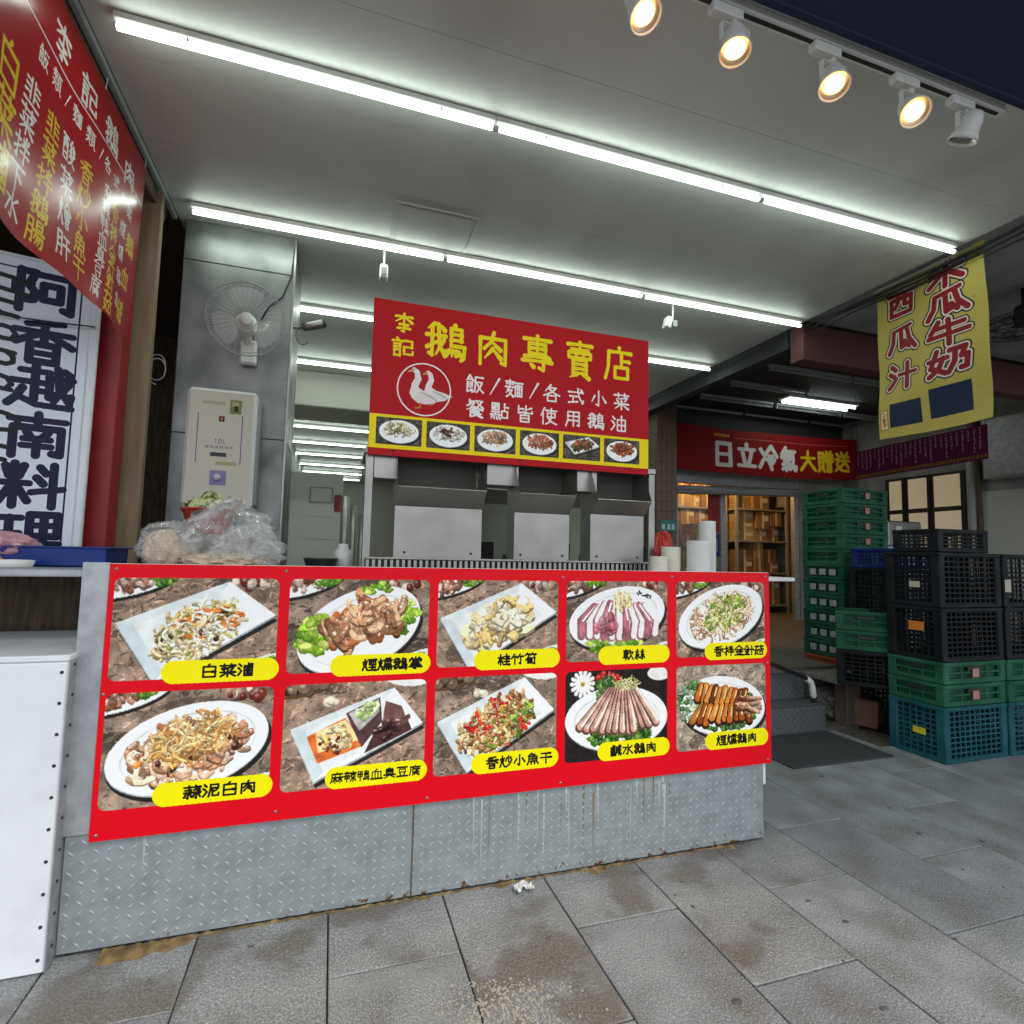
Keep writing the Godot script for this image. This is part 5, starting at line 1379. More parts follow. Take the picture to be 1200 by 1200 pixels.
	var ti := S()
	var tb := on_y(613, 1042, 0.004)
	sheet(ti, 8, 8, func(u: float, v: float): return tb + V((u - 0.5) * 0.06, 0.004 + 0.012 * absf(sin(u * 7.0 + v * 5.0)), (v - 0.5) * 0.035 + 0.01 * sin(u * 9.0)))
	solo("tissue", ti, M.paper_white, "crumpled white scrap of tissue on the paving by the counter", "litter")

# ---------------------------------------------------------------- steel cooking station with the shop sign
func build_station():
	const SZ := -2.1
	var o := thing("cooking_station", "stainless steel cooking station with three flared hoods behind the menu board", "cooking station", V(0.72, 0.99, SZ))
	var off := V(0.72, 0.99, SZ)
	for x in [0.118, 1.325]:
		part(o, "post", boxm(V(0.03, 0.43, 0.03), 0.002, V(x - off.x, 0.215, -0.02)), M.stainless)
	# louvred guard in front
	var ga := on_z(428, 655, -2.06)
	var gb := on_z(768, 662, -2.06)
	var gl := part(o, "guard_rail", boxm(V(gb.x - ga.x, 0.008, 0.02), 0.002, V((ga.x + gb.x) * 0.5 - off.x, 0.041, 0.03)), M.stainless)
	part(o, "guard_back", boxm(V(gb.x - ga.x, 0.036, 0.004), 0.001, V((ga.x + gb.x) * 0.5 - off.x, 0.018, 0.018)), M.dark_steel)
	var n := 56
	for i in n:
		part(gl, "guard_bar", boxm(V(0.012, 0.035, 0.006), 0.001, V(lerpf(ga.x + 0.008, gb.x - 0.008, i / float(n - 1)) - off.x, 0.0185, 0.034)), M.stainless)
	# three hoods: plate, flared lip, cheeks, dark throat
	var spec := [[463, 565, 592, 569, 541], [603, 667, 600, 577, 552], [692, 754, 602, 584, 558]]
	for s in spec:
		var a := on_z(s[0], s[2], SZ)
		var b := on_z(s[1], s[2], SZ)
		var y1 := a.y - off.y
		var y2: float = on_z(s[0], s[3], SZ + 0.07).y - off.y
		var y3: float = 0.43
		var xa := a.x - off.x
		var xb := b.x - off.x
		var hd := part(o, "hood_plate", minmax(V(xa, 0.045, 0.0), V(xb, y1, -0.004)), M.stainless)
		var lip := S()
		box(lip, V((xa + xb) * 0.5, (y1 + y2) * 0.5, 0.034), V(xb - xa, V(0, y2 - y1, 0.07).length(), 0.004), 0.0, Basis(Vector3.RIGHT, atan2(0.07, y2 - y1)))
		part(hd, "flared_lip", lip, M.stainless)
		for k in [xa, xb]:
			var ck := S()
			out_quad(ck, V(k, y1, -0.002), V(k, y2, 0.068), V(k, y3, 0.0), V(k, y3, -0.10), V(k - (0.01 if k == xb else -0.01), 0.2, -0.1))
			out_quad(ck, V(k, y1, -0.002), V(k, y3, -0.10), V(k, 0.02, -0.10), V(k, 0.02, -0.004), V(k - (0.01 if k == xb else -0.01), 0.2, -0.1))
			part(hd, "cheek", ck, M.stainless)
		part(hd, "throat", minmax(V(xa + 0.003, 0.03, -0.09), V(xb - 0.003, y3, -0.10)), M.dark_grey_brown)
		for q in [0.12, 0.88]:
			var sc := S(true)
			lathe(sc, [[0.0, 0.004], [0.004, 0.003], [0.005, 0.0]], 10, Transform3D(Basis(Vector3.RIGHT, PI / 2), V(lerpf(xa, xb, q), 0.064, 0.0005)))
			part(hd, "bolt", sc, M.dark_steel)
	# box beam pieces between the hoods, under the sign
	for s in [[437, 466, 560], [570, 608, 568], [676, 700, 576]]:
		var a := on_z(s[0], s[2], SZ - 0.01)
		var b := on_z(s[1], s[2], SZ - 0.01)
		part(o, "beam_box", minmax(V(a.x - off.x, a.y - off.y, -0.01), V(b.x - off.x, 0.43, -0.12), 0.003), M.stainless)
	part(o, "top_rail", minmax(V(0.10 - off.x, 0.431, -0.004), V(1.345 - off.x, 0.455, -0.30), 0.002), M.stainless)
	# sign on top
	var s0 := Vector2(0.108, 1.412)
	var sg := thing("shop_sign", "red shop sign with yellow brush characters, goose emblem and six dish pictures", "sign", V(0.108 + 0.592, 1.412, SZ + 0.012))
	part(sg, "panel", boxm(V(1.184, 0.600, 0.014), 0.002, V(0, 0.300, 0)), M.red_paint)
	var f := S()
	quad(f, V(-0.591, 0.599, 0.0076), V(0.591, 0.599, 0.0076), V(0.591, 0.001, 0.0076), V(-0.591, 0.001, 0.0076))
	part(sg, "printed_face", f, print_mat("sign_print", sign_print(), 0.45))
	for x in [-0.5, 0.0, 0.5]:
		part(sg, "stay", minmax(V(x - 0.012, 0.02, -0.008), V(x + 0.012, 0.58, -0.022)), M.stainless)
		var sc := S(true)
		lathe(sc, [[0.0, 0.003], [0.0045, 0.002], [0.005, 0.0]], 10, Transform3D(Basis(Vector3.RIGHT, PI / 2), V(x, 0.02, 0.0078)))
		part(sg, "screw", sc, M.dark_steel)

# ---------------------------------------------------------------- left of the counter
func build_left_side():
	# white riveted cabinet
	var b := thing("white_cabinet_box", "white painted metal cabinet with rows of rivets beside the counter", "cabinet", V(-0.93, 0, -1.718))
	part(b, "body", boxm(V(0.602, 0.752, 0.5), 0.004, V(0, 0.378, -0.25)), paint_white())
	part(b, "lid", boxm(V(0.606, 0.016, 0.504), 0.003, V(0, 0.763, -0.25)), M.white_scuffed)
	part(b, "edge_strip", minmax(V(0.302, 0.004, 0.001), V(0.3045, 0.752, -0.046)), M.galvanised)
	for k in 10:
		var y := 0.035 + k * 0.077
		for side in 2:
			var sc := S(true)
			var xf := Transform3D(Basis(Vector3.RIGHT, PI / 2), V(0.288, y, 0.0002)) if side == 0 else Transform3D(Basis(V(0, 0, 1), -PI / 2), V(0.3047, y + 0.015, -0.026))
			lathe(sc, [[0.0, 0.003], [0.003, 0.0024], [0.0045, 0.0]], 10, xf)
			part(b, "rivet", sc, M.dark_steel)
	# dark stall behind it: shelf and lower back
	var sh := thing("stall_shelf", "worn steel shelf of the dark stall beside the counter", "shelf", V(-1.15, 0, -1.85))
	part(sh, "board", boxm(V(1.0, 0.022, 0.56), 0.003, V(0, 0.975, -0.28)), M.gal_dirty if M.has("gal_dirty") else M.galvanised)
	part(sh, "back", boxm(V(1.0, 0.95, 0.02), 0.0, V(0, 0.483, -0.54)), M.old_wood)
	part(sh, "side", boxm(V(0.02, 0.95, 0.5), 0.0, V(-0.48, 0.483, -0.28)), M.old_wood)
	part(sh, "front_panel", boxm(V(0.05, 0.2, 0.012), 0.002, V(-0.40, 0.86, -0.05)), M.old_wood)
	# tray, bag and carton on the shelf
	var ty := thing("blue_tray", "shallow blue plastic tray on the stall shelf", "tray", V(-0.80, 0.987, -2.10))
	var tm := S()
	box(tm, V(0, 0.004, 0), V(0.26, 0.006, 0.18), 0.002)
	for s in [-1, 1]:
		box(tm, V(0, 0.03, s * 0.093), V(0.278, 0.055, 0.006), 0.002, Basis(Vector3.RIGHT, s * 0.12))
		box(tm, V(s * 0.133, 0.03, 0), V(0.006, 0.055, 0.19), 0.002, Basis(V(0, 0, 1), -s * 0.12))
	part(ty, "tray_body", tm, M.blue_plastic)
	var rim := S()
	for s in [-1, 1]:
		box(rim, V(0, 0.059, s * 0.100), V(0.30, 0.006, 0.012), 0.002)
		box(rim, V(s * 0.143, 0.0592, 0), V(0.012, 0.006, 0.186), 0.002)
	part(ty, "rim", rim, M.blue_plastic)
	var pk := bag_mesh(0.15, 0.10, 0.10, 3, 0.35)
	var pb := thing("pink_bag", "crumpled pale pink plastic bag on the stall shelf by the blue tray", "bag", V(-1.02, 0.987, -2.06))
	part(pb, "film", pk, M.pink_film)
	part(pb, "contents", bag_mesh(0.12, 0.06, 0.085, 9, 0.2), mat("pink_meat", Color(0.45, 0.22, 0.2), 0.6), V(0, 0.002, 0))
	solo("carton", minmax(V(-0.06, 0, -0.08), V(0.06, 0.085, 0.08), 0.002), M.cardboard_1, "brown cardboard carton on the stall shelf beside the pink bag", "carton", V(-1.22, 0.987, -2.10))
	var lid := S(true)
	lathe(lid, [[0.0, 0.0], [0.045, 0.0], [0.05, 0.02], [0.0, 0.022]], 20)
	solo("white_tub", lid, M.white_plastic, "low white tub at the front of the stall shelf", "tub", V(-0.86, 0.987, -1.93))
	# white vertical sign of the next stall
	var dir := V(cos(0.235), 0, -sin(0.235))
	var corner := on_z(110, 322, -2.52)
	var wd := 0.72
	var ht := corner.y - 0.60
	var org := corner - dir * wd
	var bas := Basis(dir, Vector3.UP, dir.cross(Vector3.UP))
	var vs := thing("stall_sign", "white upright sign with bold navy characters and grey frame", "sign", Vector3.ZERO)
	vs.transform = Transform3D(bas, V(org.x, 0.60, org.z))
	part(vs, "panel", minmax(V(0, 0, -0.03), V(wd, ht, -0.002), 0.002), M.white_plastic)
	var k := 900.0
	var nrm := bas.z
	var off := func(px, py):
		var d := cam_basis * V((px - 600.0) / FOCAL, -(py - 600.0) / FOCAL, -1.0)
		var t: float = (org - EYE).dot(nrm) / d.dot(nrm)
		var p := EYE + d * t
		return Vector2((p - org).dot(dir) * k, (corner.y - p.y) * k)
	var f := S()
	quad(f, V(0, ht, 0.0), V(wd, ht, 0.0), V(wd, 0, 0.0), V(0, 0, 0.0))
	part(vs, "printed_face", f, print_mat("stall_sign_print", vertical_sign_print(int(wd * k), int(ht * k), k, off), 0.3))
	var fr := S()
	box(fr, V(wd + 0.016, ht * 0.5, -0.012), V(0.03, ht + 0.03, 0.04), 0.006)
	box(fr, V(wd * 0.5, ht + 0.008, -0.016), V(wd, 0.014, 0.034), 0.004)
	part(vs, "frame", fr, M.white_scuffed)
	var cb := S(true)
	var c0 := vs.transform * V(0.0, ht - 0.19, 0.012)
	var c1 := vs.transform * V(wd + 0.02, ht - 0.215, 0.018)
	var cpts := []
	for i in 12: cpts.append(c0.lerp(c1, i / 11.0) + V(0, -0.03 * sin(PI * i / 11.0), 0))
	tube(cb, cpts, 0.003, 5)
	solo("sign_cable", cb, M.cord, "thin dark cable sagging across the white upright sign", "cable")
	# red post and dark boards of the gap
	var r0 := on_z(116, 420, -2.60)
	var r1 := on_z(141, 420, -2.60)
	solo("red_post", minmax(V(r0.x - 0.03, 0, -2.60), V(r1.x, 2.70, -2.70), 0.004), M.red_paint, "red painted post between the white sign and the dark gap", "post")
	var d1 := on_z(176, 420, -2.72)
	solo("dark_board", minmax(V(r1.x - 0.02, 0, -2.72), V(d1.x, 2.66, -2.76), 0.003), M.plywood, "brown plywood board behind the red post", "board")
	# long red banner under the ceiling edge
	var bn := thing("menu_banner", "long red vinyl banner with white and yellow dish names under the ceiling", "banner", V(-0.80, 1.86, -1.25))
	var bs := S(true)
	sheet(bs, 40, 12, func(u: float, v: float):
		var sag := 0.014 * sin(u * 9.0 + v * 1.5) * (0.25 + v) + 0.006 * sin(u * 23.0 - v * 4.0) * v
		return V(sag, 0.746 * (1.0 - v) - 0.012 * sin(u * PI) * v, -1.27 * u + 0.03 * v * u * u))
	var bm := print_mat("banner_print", banner_print(), 0.24)
	part(bn, "vinyl", bs, bm)
	for z in [0.0, -0.42, -0.85, -1.26]:
		var e := S(true)
		tube(e, [V(0.0, 0.735, z), V(0.004, 0.795, z)], 0.002, 5)
		part(bn, "tie", e, M.white_plastic)
	# wooden trim under the ceiling's left edge
	solo("ceiling_trim", minmax(V(-0.835, 2.575, -1.19), V(-0.812, 2.66, -2.86), 0.003), M.old_wood, "weathered wooden strip along the ceiling edge above the red banner", "trim")
	solo("edge_moulding", minmax(V(-0.808, 2.636, -1.19), V(-0.786, 2.659, -2.94), 0.003), M.grey_plastic, "grey moulding along the left edge of the ceiling", "moulding")
func paint_white() -> StandardMaterial3D:
	var m := mat("white_scuffed", Color(0.7, 0.72, 0.75), 0.35)
	tri_map(m, 1.2, noise_tex(98, 0.008, [[0.0, Color(0.70, 0.72, 0.74)], [0.3, Color(0.76, 0.78, 0.81)], [1.0, Color(0.80, 0.82, 0.85)]], 512, 5))
	var s := mat("soot_brown", Color(0.03, 0.02, 0.013), 0.8)
	tri_map(s, 1.0, noise_tex(99, 0.01, [[0.0, Color(0.06, 0.045, 0.035)], [1.0, Color(0.14, 0.10, 0.07)]], 256, 5))
	return m
# crumpled, lumpy closed film
func bag_mesh(rx: float, h: float, rz: float, sd: int, crumple: float, peak := Vector2.ZERO, neck := 0.0) -> SurfaceTool:
	var st := S(true)
	var n := FastNoiseLite.new()
	n.seed = sd
	n.frequency = 1.3
	n.fractal_octaves = 3
	n.noise_type = FastNoiseLite.TYPE_SIMPLEX
	var r2 := FastNoiseLite.new()
	r2.seed = sd + 40
	r2.frequency = 1.1
	r2.noise_type = FastNoiseLite.TYPE_SIMPLEX
	r2.fractal_type = FastNoiseLite.FRACTAL_RIDGED
	r2.fractal_octaves = 3
	sheet(st, 72, 36, func(u: float, v: float):
		var a: float = u * TAU
		var t: float = v
		var ring: float = sin(PI * clampf(t, 0.0, 1.0))
		ring = pow(ring, 0.55) * lerpf(1.0, 1.0 - neck, t * t)
		var p := V(cos(a) * ring, t, sin(a) * ring)
		var d := 1.0 + crumple * n.get_noise_3d(cos(a) * 2.2, t * 2.6, sin(a) * 2.2) * (1.2 if t > 0.15 else 0.4) + crumple * 0.28 * r2.get_noise_3d(cos(a) * 2.0, t * 2.0, sin(a) * 2.0) * smoothstep(0.05, 0.3, t)
		var y: float = h * (1.0 - cos(PI * t)) * 0.5 * (1.0 + crumple * 0.5 * n.get_noise_3d(cos(a) * 1.7 + 9.0, t, sin(a) * 1.7) * t)
		return V(p.x * rx * d + peak.x * t * t, maxf(y, 0.0), p.z * rz * d + peak.y * t * t))
	return st

# ---------------------------------------------------------------- crates
func lattice(st: SurfaceTool, w: float, h: float, nx: int, ny: int, t: float, xf: Transform3D, y0 := 0.0):
	for i in nx + 1:
		box(st, xf * V(-w * 0.5 + w * i / nx, y0 + h * 0.5, 0), V(t, h, t * 0.8), 0.0, xf.basis)
	for j in ny + 1:
		box(st, xf * V(0, y0 + h * j / ny, 0), V(w, t, t * 0.9), 0.0, xf.basis)
func crate(size: Vector3, kind: String, label: String, m: Material, open_grid := true) -> Node3D:
	var o := thing(kind, label, "crate")
	var w := size.x
	var h := size.y
	var d := size.z
	for sx in [-1, 1]:
		for sz in [-1, 1]:
			var fr := S()
			box(fr, V(sx * (w * 0.5 - 0.022), h * 0.5, sz * (d * 0.5 - 0.012)), V(0.044, h - 0.004, 0.022), 0.004)
			box(fr, V(sx * (w * 0.5 - 0.012), h * 0.5, sz * (d * 0.5 - 0.028)), V(0.022, h - 0.006, 0.044), 0.004)
			part(o, "corner_post", fr, m)
	for lv in 2:
		var rm := S()
		var yy := h - 0.012 if lv == 0 else 0.010
		var e := 0.006 if lv == 0 else 0.010
		for s in [-1, 1]:
			box(rm, V(0, yy, s * (d * 0.5 - e)), V(w - (0.0 if lv == 0 else 0.01), 0.020, 0.016), 0.003)
			box(rm, V(s * (w * 0.5 - e), yy + 0.0003, 0), V(0.016, 0.020, d - 0.012), 0.003)
		part(o, "top_rim" if lv == 0 else "bottom_rim", rm, m)
	part(o, "floor", boxm(V(w - 0.03, 0.006, d - 0.03), 0.0, V(0, 0.008, 0)), m)
	var ny := maxi(2, int(round(h / (0.032 if open_grid else 0.055))))
	for sd in 4:
		var lw := (w if sd < 2 else d) - 0.09
		var nx := maxi(3, int(round(lw / (0.038 if open_grid else 0.11))))
		var lt := S()
		var xf := Transform3D(Basis(Vector3.UP, [0.0, PI, PI / 2, -PI / 2][sd]), Vector3.ZERO)
		xf.origin = xf.basis * V(0, 0, (d if sd < 2 else w) * 0.5 - 0.011)
		lattice(lt, lw, h - 0.045, nx, ny, 0.0075 if open_grid else 0.010, xf, 0.022)
		if not open_grid: box(lt, xf * V(0, h * 0.5, -0.018), V(lw + 0.02, h - 0.05, 0.003), 0.0, xf.basis)
		var side := part(o, "side_lattice", lt, m)
		if not open_grid:
			var hd := S()
			box(hd, xf * V(0, h * 0.66, 0.003), V(0.10, 0.022, 0.008), 0.003, xf.basis)
			part(side, "hand_grip", hd, M.dark_steel)
	return o
func side_patch(o: Node3D, at: Vector3, size: Vector3, m: Material):
	part(o, "label_or_contents", boxm(size, 0.0005, at), m)

func build_right_side():
	var orange := mat("orange_label", Color(0.62, 0.18, 0.02), 0.5)
	var yellow := mat("yellow_label", Color(0.62, 0.52, 0.02), 0.5)
	var pale := mat("pale_label", Color(0.45, 0.42, 0.33), 0.6)
	var pinkish := mat("faded_label", Color(0.42, 0.2, 0.15), 0.6)
	# front stack: corner of the pile at (3.126, -2.135)
	var W := 0.488
	var D := 0.315
	var px := 3.126 + W * 0.5
	var pz := -2.135 - D * 0.5
	var lv := [[0.0, 0.294, "crate_teal", true], [0.294, 0.118, "crate_green", false], [0.412, 0.118, "crate_green", false], [0.530, 0.290, "crate_black", true], [0.820, 0.302, "crate_black", true]]
	var words := [["teal lattice crate with a yellow label at the foot of the pile", "green shallow crate resting on the labelled teal crate", "green shallow crate second above the labelled teal crate", "black lattice crate with an orange label in the pile", "black lattice crate with a pale label under the small black tray"], ["teal lattice crate at the foot of the pile against the side wall", "green shallow crate resting on the wall-side teal crate", "green shallow crate second above the wall-side teal crate", "black lattice crate in the middle of the wall-side pile", "black lattice crate with a white patch topping the wall-side pile"]]
	for s in 2:
		for i in lv.size():
			var l: Array = lv[i]
			var nm: String = {"crate_teal": "teal_crate", "crate_green": "shallow_crate", "crate_black": "black_crate"}[l[2]]
			var o := crate(V(W - (0.006 if i % 2 else 0.0), l[1] - 0.001, D), nm, words[s][i], M[l[2]], l[3])
			o.position = V(px + s * (W + 0.012) + rng.randf_range(-0.003, 0.003), l[0], pz + s * 0.004 + rng.randf_range(-0.003, 0.003))
			o.set_meta("group", "crates piled by the side wall")
			if s == 0 and i == 0: side_patch(o, V(-W * 0.5 - 0.0015, 0.14, 0.02), V(0.002, 0.034, 0.07), yellow)
			if s == 0 and i == 3: side_patch(o, V(-W * 0.5 - 0.0015, 0.18, 0.02), V(0.002, 0.050, 0.085), orange)
			if s == 0 and i == 4: side_patch(o, V(-W * 0.5 - 0.0015, 0.12, 0.02), V(0.002, 0.034, 0.06), pale)
			if s == 0 and (i == 1 or i == 2): side_patch(o, V(0.0, 0.055, D * 0.5 + 0.0015), V(0.05, 0.045, 0.002), pinkish)
			if s == 1 and i == 4: side_patch(o, V(-W * 0.5 + 0.03, 0.12, D * 0.5 + 0.0015), V(0.05, 0.07, 0.002), pale)
	var tr := crate(V(0.40, 0.128, 0.26), "black_tray", "small black lattice tray on top of the black crates", M.crate_black)
	tr.position = V(px - 0.035, 1.1225, pz + 0.02)
	var bt := crate(V(0.40, 0.13, 0.28), "blue_crate", "dark blue shallow crate behind the small black tray", M.crate_blue)
	bt.position = V(3.55, 1.02, -2.72)
	var bst := crate(V(0.46, 1.019, 0.30), "tall_black_crate", "tall black crate under the dark blue shallow crate", M.crate_black)
	bst.position = V(3.56, 0.0, -2.72)
	# wooden deck with the tall green pile
	var dk := thing("plank_deck", "grey plank deck on blocks carrying the tall pile of green crates", "deck", V(3.75, 0.0, -3.02))
	for i in 4: part(dk, "plank", boxm(V(1.30, 0.026, 0.135), 0.003, V(0, 0.289, 0.20 - i * 0.14)), M.grey_wood)
	for s in [-0.5, 0.5]: part(dk, "block", boxm(V(0.12, 0.272, 0.10), 0.006, V(s, 0.138, 0.19)), M.soot_brown)
	var gx := 3.435 + 0.225
	var gz := -3.0 - 0.178
	var y := 0.303
	var ot := crate(V(0.45, 0.07, 0.352), "orange_tray", "flat orange tray under the tall pile of green crates", M.crate_orange, false)
	ot.position = V(gx, y, gz)
	y += 0.071
	for i in 11:
		var o := crate(V(0.445, 0.1095, 0.352), "green_crate", ["green stacking crate at the foot of the tall pile, on the orange tray", "green stacking crate second from the foot of the tall pile", "green stacking crate third from the foot of the tall pile", "green stacking crate fourth from the foot of the tall pile", "green stacking crate fifth from the foot of the tall pile", "green stacking crate in the middle of the tall pile", "green stacking crate fifth from the top of the tall pile", "green stacking crate fourth from the top of the tall pile", "green stacking crate third from the top of the tall pile", "green stacking crate second from the top of the tall pile", "green stacking crate topping the tall pile"][i], M.crate_dark_green if i < 6 else M.crate_green, false)
		o.position = V(gx + rng.randf_range(-0.004, 0.004), y, gz + rng.randf_range(-0.004, 0.004))
		o.set_meta("group", "green crates in the tall pile")
		if i > 6: side_patch(o, V(0.02, 0.06, 0.1775), V(0.04, 0.045, 0.002), pinkish)
		if i < 6:
			for q in 3: side_patch(o, V(-0.2235, 0.055, (q - 1) * 0.085), V(0.002, 0.045, 0.055), M.galvanised)  # pale patches stand in for contents seen through the crate slots
		y += 0.1105
	# small pile turned towards the street
	var dirp := (on_z(1016, 760, -2.6) * V(1, 0, 1)).normalized()
	var ctr := dirp * 4.02 + dirp * 0.16
	var sm := [[0.303, 0.215, "crate_black", true, "dark slatted crate on the deck under two green crates", "slatted_crate"], [0.519, 0.118, "crate_green", false, "green crate resting on the dark slatted crate on the deck", "deck_crate"], [0.638, 0.118, "crate_green", false, "green crate topping the small pile on the deck", "deck_crate"]]
	for l in sm:
		var o := crate(V(0.325, l[1], 0.30), l[5], l[4], M[l[2]], l[3])
		o.position = V(ctr.x, l[0], ctr.z)
		o.rotation.y = atan2(-dirp.x, -dirp.z)
	# stones under the deck
	var st := S()
	box(st, Vector3.ZERO, V(0.20, 0.17, 0.16), 0.008, Basis(Vector3.UP, 0.5) * Basis(V(1, 0, 0), 0.06))
	var bp := on_y(1026, 856, 0.0)
	solo("red_block", st, mat("red_stone", Color(0.17, 0.085, 0.06), 0.9), "reddish stone block under the edge of the plank deck", "block", V(bp.x + 0.05, 0.094, bp.z - 0.10))
	var rk := bag_mesh(0.17, 0.19, 0.12, 31, 0.35)
	var rp := on_y(988, 846, 0.0)
	solo("grey_rock", rk, M.grey_rock if M.has("grey_rock") else mat("grey_rock", Color(0.11, 0.105, 0.09), 0.95), "rough grey rock beside the steps under the deck", "rock", V(rp.x + 0.02, 0, rp.z - 0.12))
	# steps of tread plate
	for k in 2:
		var hgt := 0.165
		var zf := -2.755 - 0.16 * k
		var sp := thing("metal_step", ["lower grey tread plate step up to the store", "upper grey tread plate step up to the store"][k], "step", V(2.35, k * hgt + 0.001, zf))
		part(sp, "riser", minmax(V(-0.62, 0.0, 0.0), V(0.63, hgt - 0.001, -0.012), 0.001), M.step_plate if M.has("step_plate") else mat("step_plate", Color(0.13, 0.135, 0.14), 0.5, 0.3))
		part(sp, "tread", minmax(V(-0.62, hgt - 0.006, 0.0), V(0.63, hgt, -0.166), 0.001), M.step_plate)
		part(sp, "base", minmax(V(-0.60, 0.0, -0.014), V(0.61, hgt - 0.007, -0.158)), M.dark_grey_brown)
		var tr2 := S()
		for i in 52:
			for j in 6:
				var c := V(-0.60 + i * 0.0236, 0.018 + j * 0.025, 0.0003)
				var a := PI / 4 if (i + j) % 2 == 0 else -PI / 4
				var d := V(cos(a), sin(a), 0)
				var n := V(-d.y, d.x, 0)
				var e := [c - d * 0.011, c + n * 0.004, c + d * 0.011, c - n * 0.004]
				for q in 4: out_tri(tr2, e[q], e[(q + 1) % 4], c + V(0, 0, 0.003), c - V(0, 0, 0.01))
		part(sp, "raised_treads", tr2, M.step_plate).set_meta("kind", "stuff")
	solo("floor_mat", minmax(V(2.27, 0.0, -2.30), V(2.97, 0.009, -2.74), 0.003), mat("rubber", Color(0.045, 0.045, 0.048), 0.85), "flat dark rubber mat in front of the metal steps", "mat")
	# black pipe with white wrapped end over the steps
	var hp := S(true)
	var h0 := on_z(900, 776, -2.80)
	var h1 := on_z(945, 795, -2.80)
	var h2 := on_z(952, 806, -2.80)
	var h3 := on_z(954, 824, -2.80)
	tube(hp, [V(h0.x - 0.5, h0.y + 0.02, -2.80), h0, h1], 0.014, 10)
	var pp := thing("pipe_rail", "black pipe with a white wrapped end beside the steps", "pipe", Vector3.ZERO)
	part(pp, "pipe", hp, M.dark_steel)
	var he := S(true)
	tube(he, [h1, h1.lerp(h2, 0.6) + V(0.006, 0.012, 0), h2, h2.lerp(h3, 0.5), V(h3.x, 0.205, h3.z)], 0.019, 12)
	part(pp, "wrapped_end", he, M.white_plastic)
	part(pp, "foot", minmax(V(h3.x - 0.012, 0.166, h3.z - 0.012), V(h3.x + 0.012, 0.21, h3.z + 0.012)), M.dark_steel)
	# yellow drinks banner
	var yb := thing("drinks_banner", "worn yellow hanging banner with red outlined drink names", "banner", V(3.0, 1.768, -2.35))
	var ys := S(true)
	sheet(ys, 20, 24, func(u: float, v: float): return V(0.008 * sin(u * 5.0 + v * 4.0) + 0.005 * sin(v * 13.0 + u * 3.0), 0.892 * (1.0 - v) - 0.008 * sin(u * PI) * v, 0.575 * u))
	part(yb, "vinyl", ys, print_mat("drinks_print", drinks_print(), 0.55))
	part(yb, "top_rod", minmax(V(-0.006, 0.880, -0.01), V(0.006, 0.893, 0.585), 0.002), M.grey_plastic)
	# cables along the ceiling edge
	for k in 3:
		var cs := S(true)
		var pts := []
		for i in 20:
			var t := i / 19.0
			pts.append(V(2.965 + k * 0.014, CEIL - 0.018 - 0.02 * k - 0.045 * absf(sin(t * (7.0 + k))) * 0.7, lerpf(-1.2, -4.8, t)))
		tube(cs, pts, [0.009, 0.006, 0.005][k], 6)
		solo("ceiling_cable", cs, M.cord, ["thick black cable slung along the right edge of the ceiling", "thin black cable slung beside the thick one at the ceiling edge", "lowest thin black cable slung along the ceiling edge"][k], "cable", Vector3.ZERO, "cables along the ceiling edge")
	# dark ceiling fan at the picture's right side
	var fa := on_z(1192, 372, -2.05)
	var fn := thing("orbit_fan", "dark caged fan hanging from the passage ceiling", "fan", V(fa.x + 0.08, fa.y, -2.05))
	var rod := S(true)
	tube(rod, [V(0, CEIL + 0.02 - fa.y, 0), V(0, 0.05, 0)], 0.018, 10)
	part(fn, "rod", rod, M.dark_steel)
	var mo := S(true)
	lathe(mo, [[0.0, 0.09], [0.05, 0.08], [0.06, 0.02], [0.05, -0.03], [0.0, -0.04]], 18)
	part(fn, "motor", mo, M.dark_steel)
	var cg := S(true)
	for q in [[0.20, 0.0, 0.004], [0.19, 0.03, 0.003], [0.19, -0.03, 0.003], [0.11, 0.045, 0.003], [0.11, -0.045, 0.003]]:
		var ring := []
		for k in 33: ring.append(V(cos(TAU * k / 32.0) * q[0], q[1] - 0.03, sin(TAU * k / 32.0) * q[0]))
		tube(cg, ring, q[2], 5, false)
	for k in 24:
		var a := TAU * k / 24.0
		tube(cg, [V(cos(a) * 0.06, 0.02, sin(a) * 0.06), V(cos(a) * 0.19, 0.0, sin(a) * 0.19), V(cos(a) * 0.20, -0.03, sin(a) * 0.20), V(cos(a) * 0.19, -0.06, sin(a) * 0.19), V(cos(a) * 0.05, -0.078, sin(a) * 0.05)], 0.002, 4, false)
	part(fn, "cage", cg, M.dark_steel)
	for k in 3:
		var bl := S(true)
		var a0 := TAU * k / 3.0
		sheet(bl, 4, 4, func(u: float, v: float): return V(cos(a0 + (v - 0.5) * 0.9) * lerpf(0.05, 0.18, u), -0.03 + (v - 0.5) * 0.03, sin(a0 + (v - 0.5) * 0.9) * lerpf(0.05, 0.18, u)))
		part(fn, "blade", bl, M.dark_steel)
	# purple price banner, grey box and windows along the side wall
	var pb := thing("price_banner", "purple hanging banner with tiny price columns and a gold edge", "banner", V(5.0, 1.885, -4.19))
	var ps := S(true)
	sheet(ps, 16, 5, func(u: float, v: float): return V(0.006 * sin(u * 12.0) * v, 0.285 * (1.0 - v) + 0.03 * u, 1.19 * u))
	part(pb, "vinyl", ps, print_mat("price_print", price_list_print(), 0.5))
	for z in [0.02, 1.17]:
		var e := S(true)
		tube(e, [V(0, 0.30, z), V(0.0, 2.655 - 1.885 if z > 1.0 else 2.86 - 1.885, z)], 0.002, 5)
		part(pb, "cord", e, M.cord)
	var ca := on_x(1160, 495, 6.29)
	var cb := on_x(1200, 560, 6.29)
	var cz := minf(ca.z, cb.z)
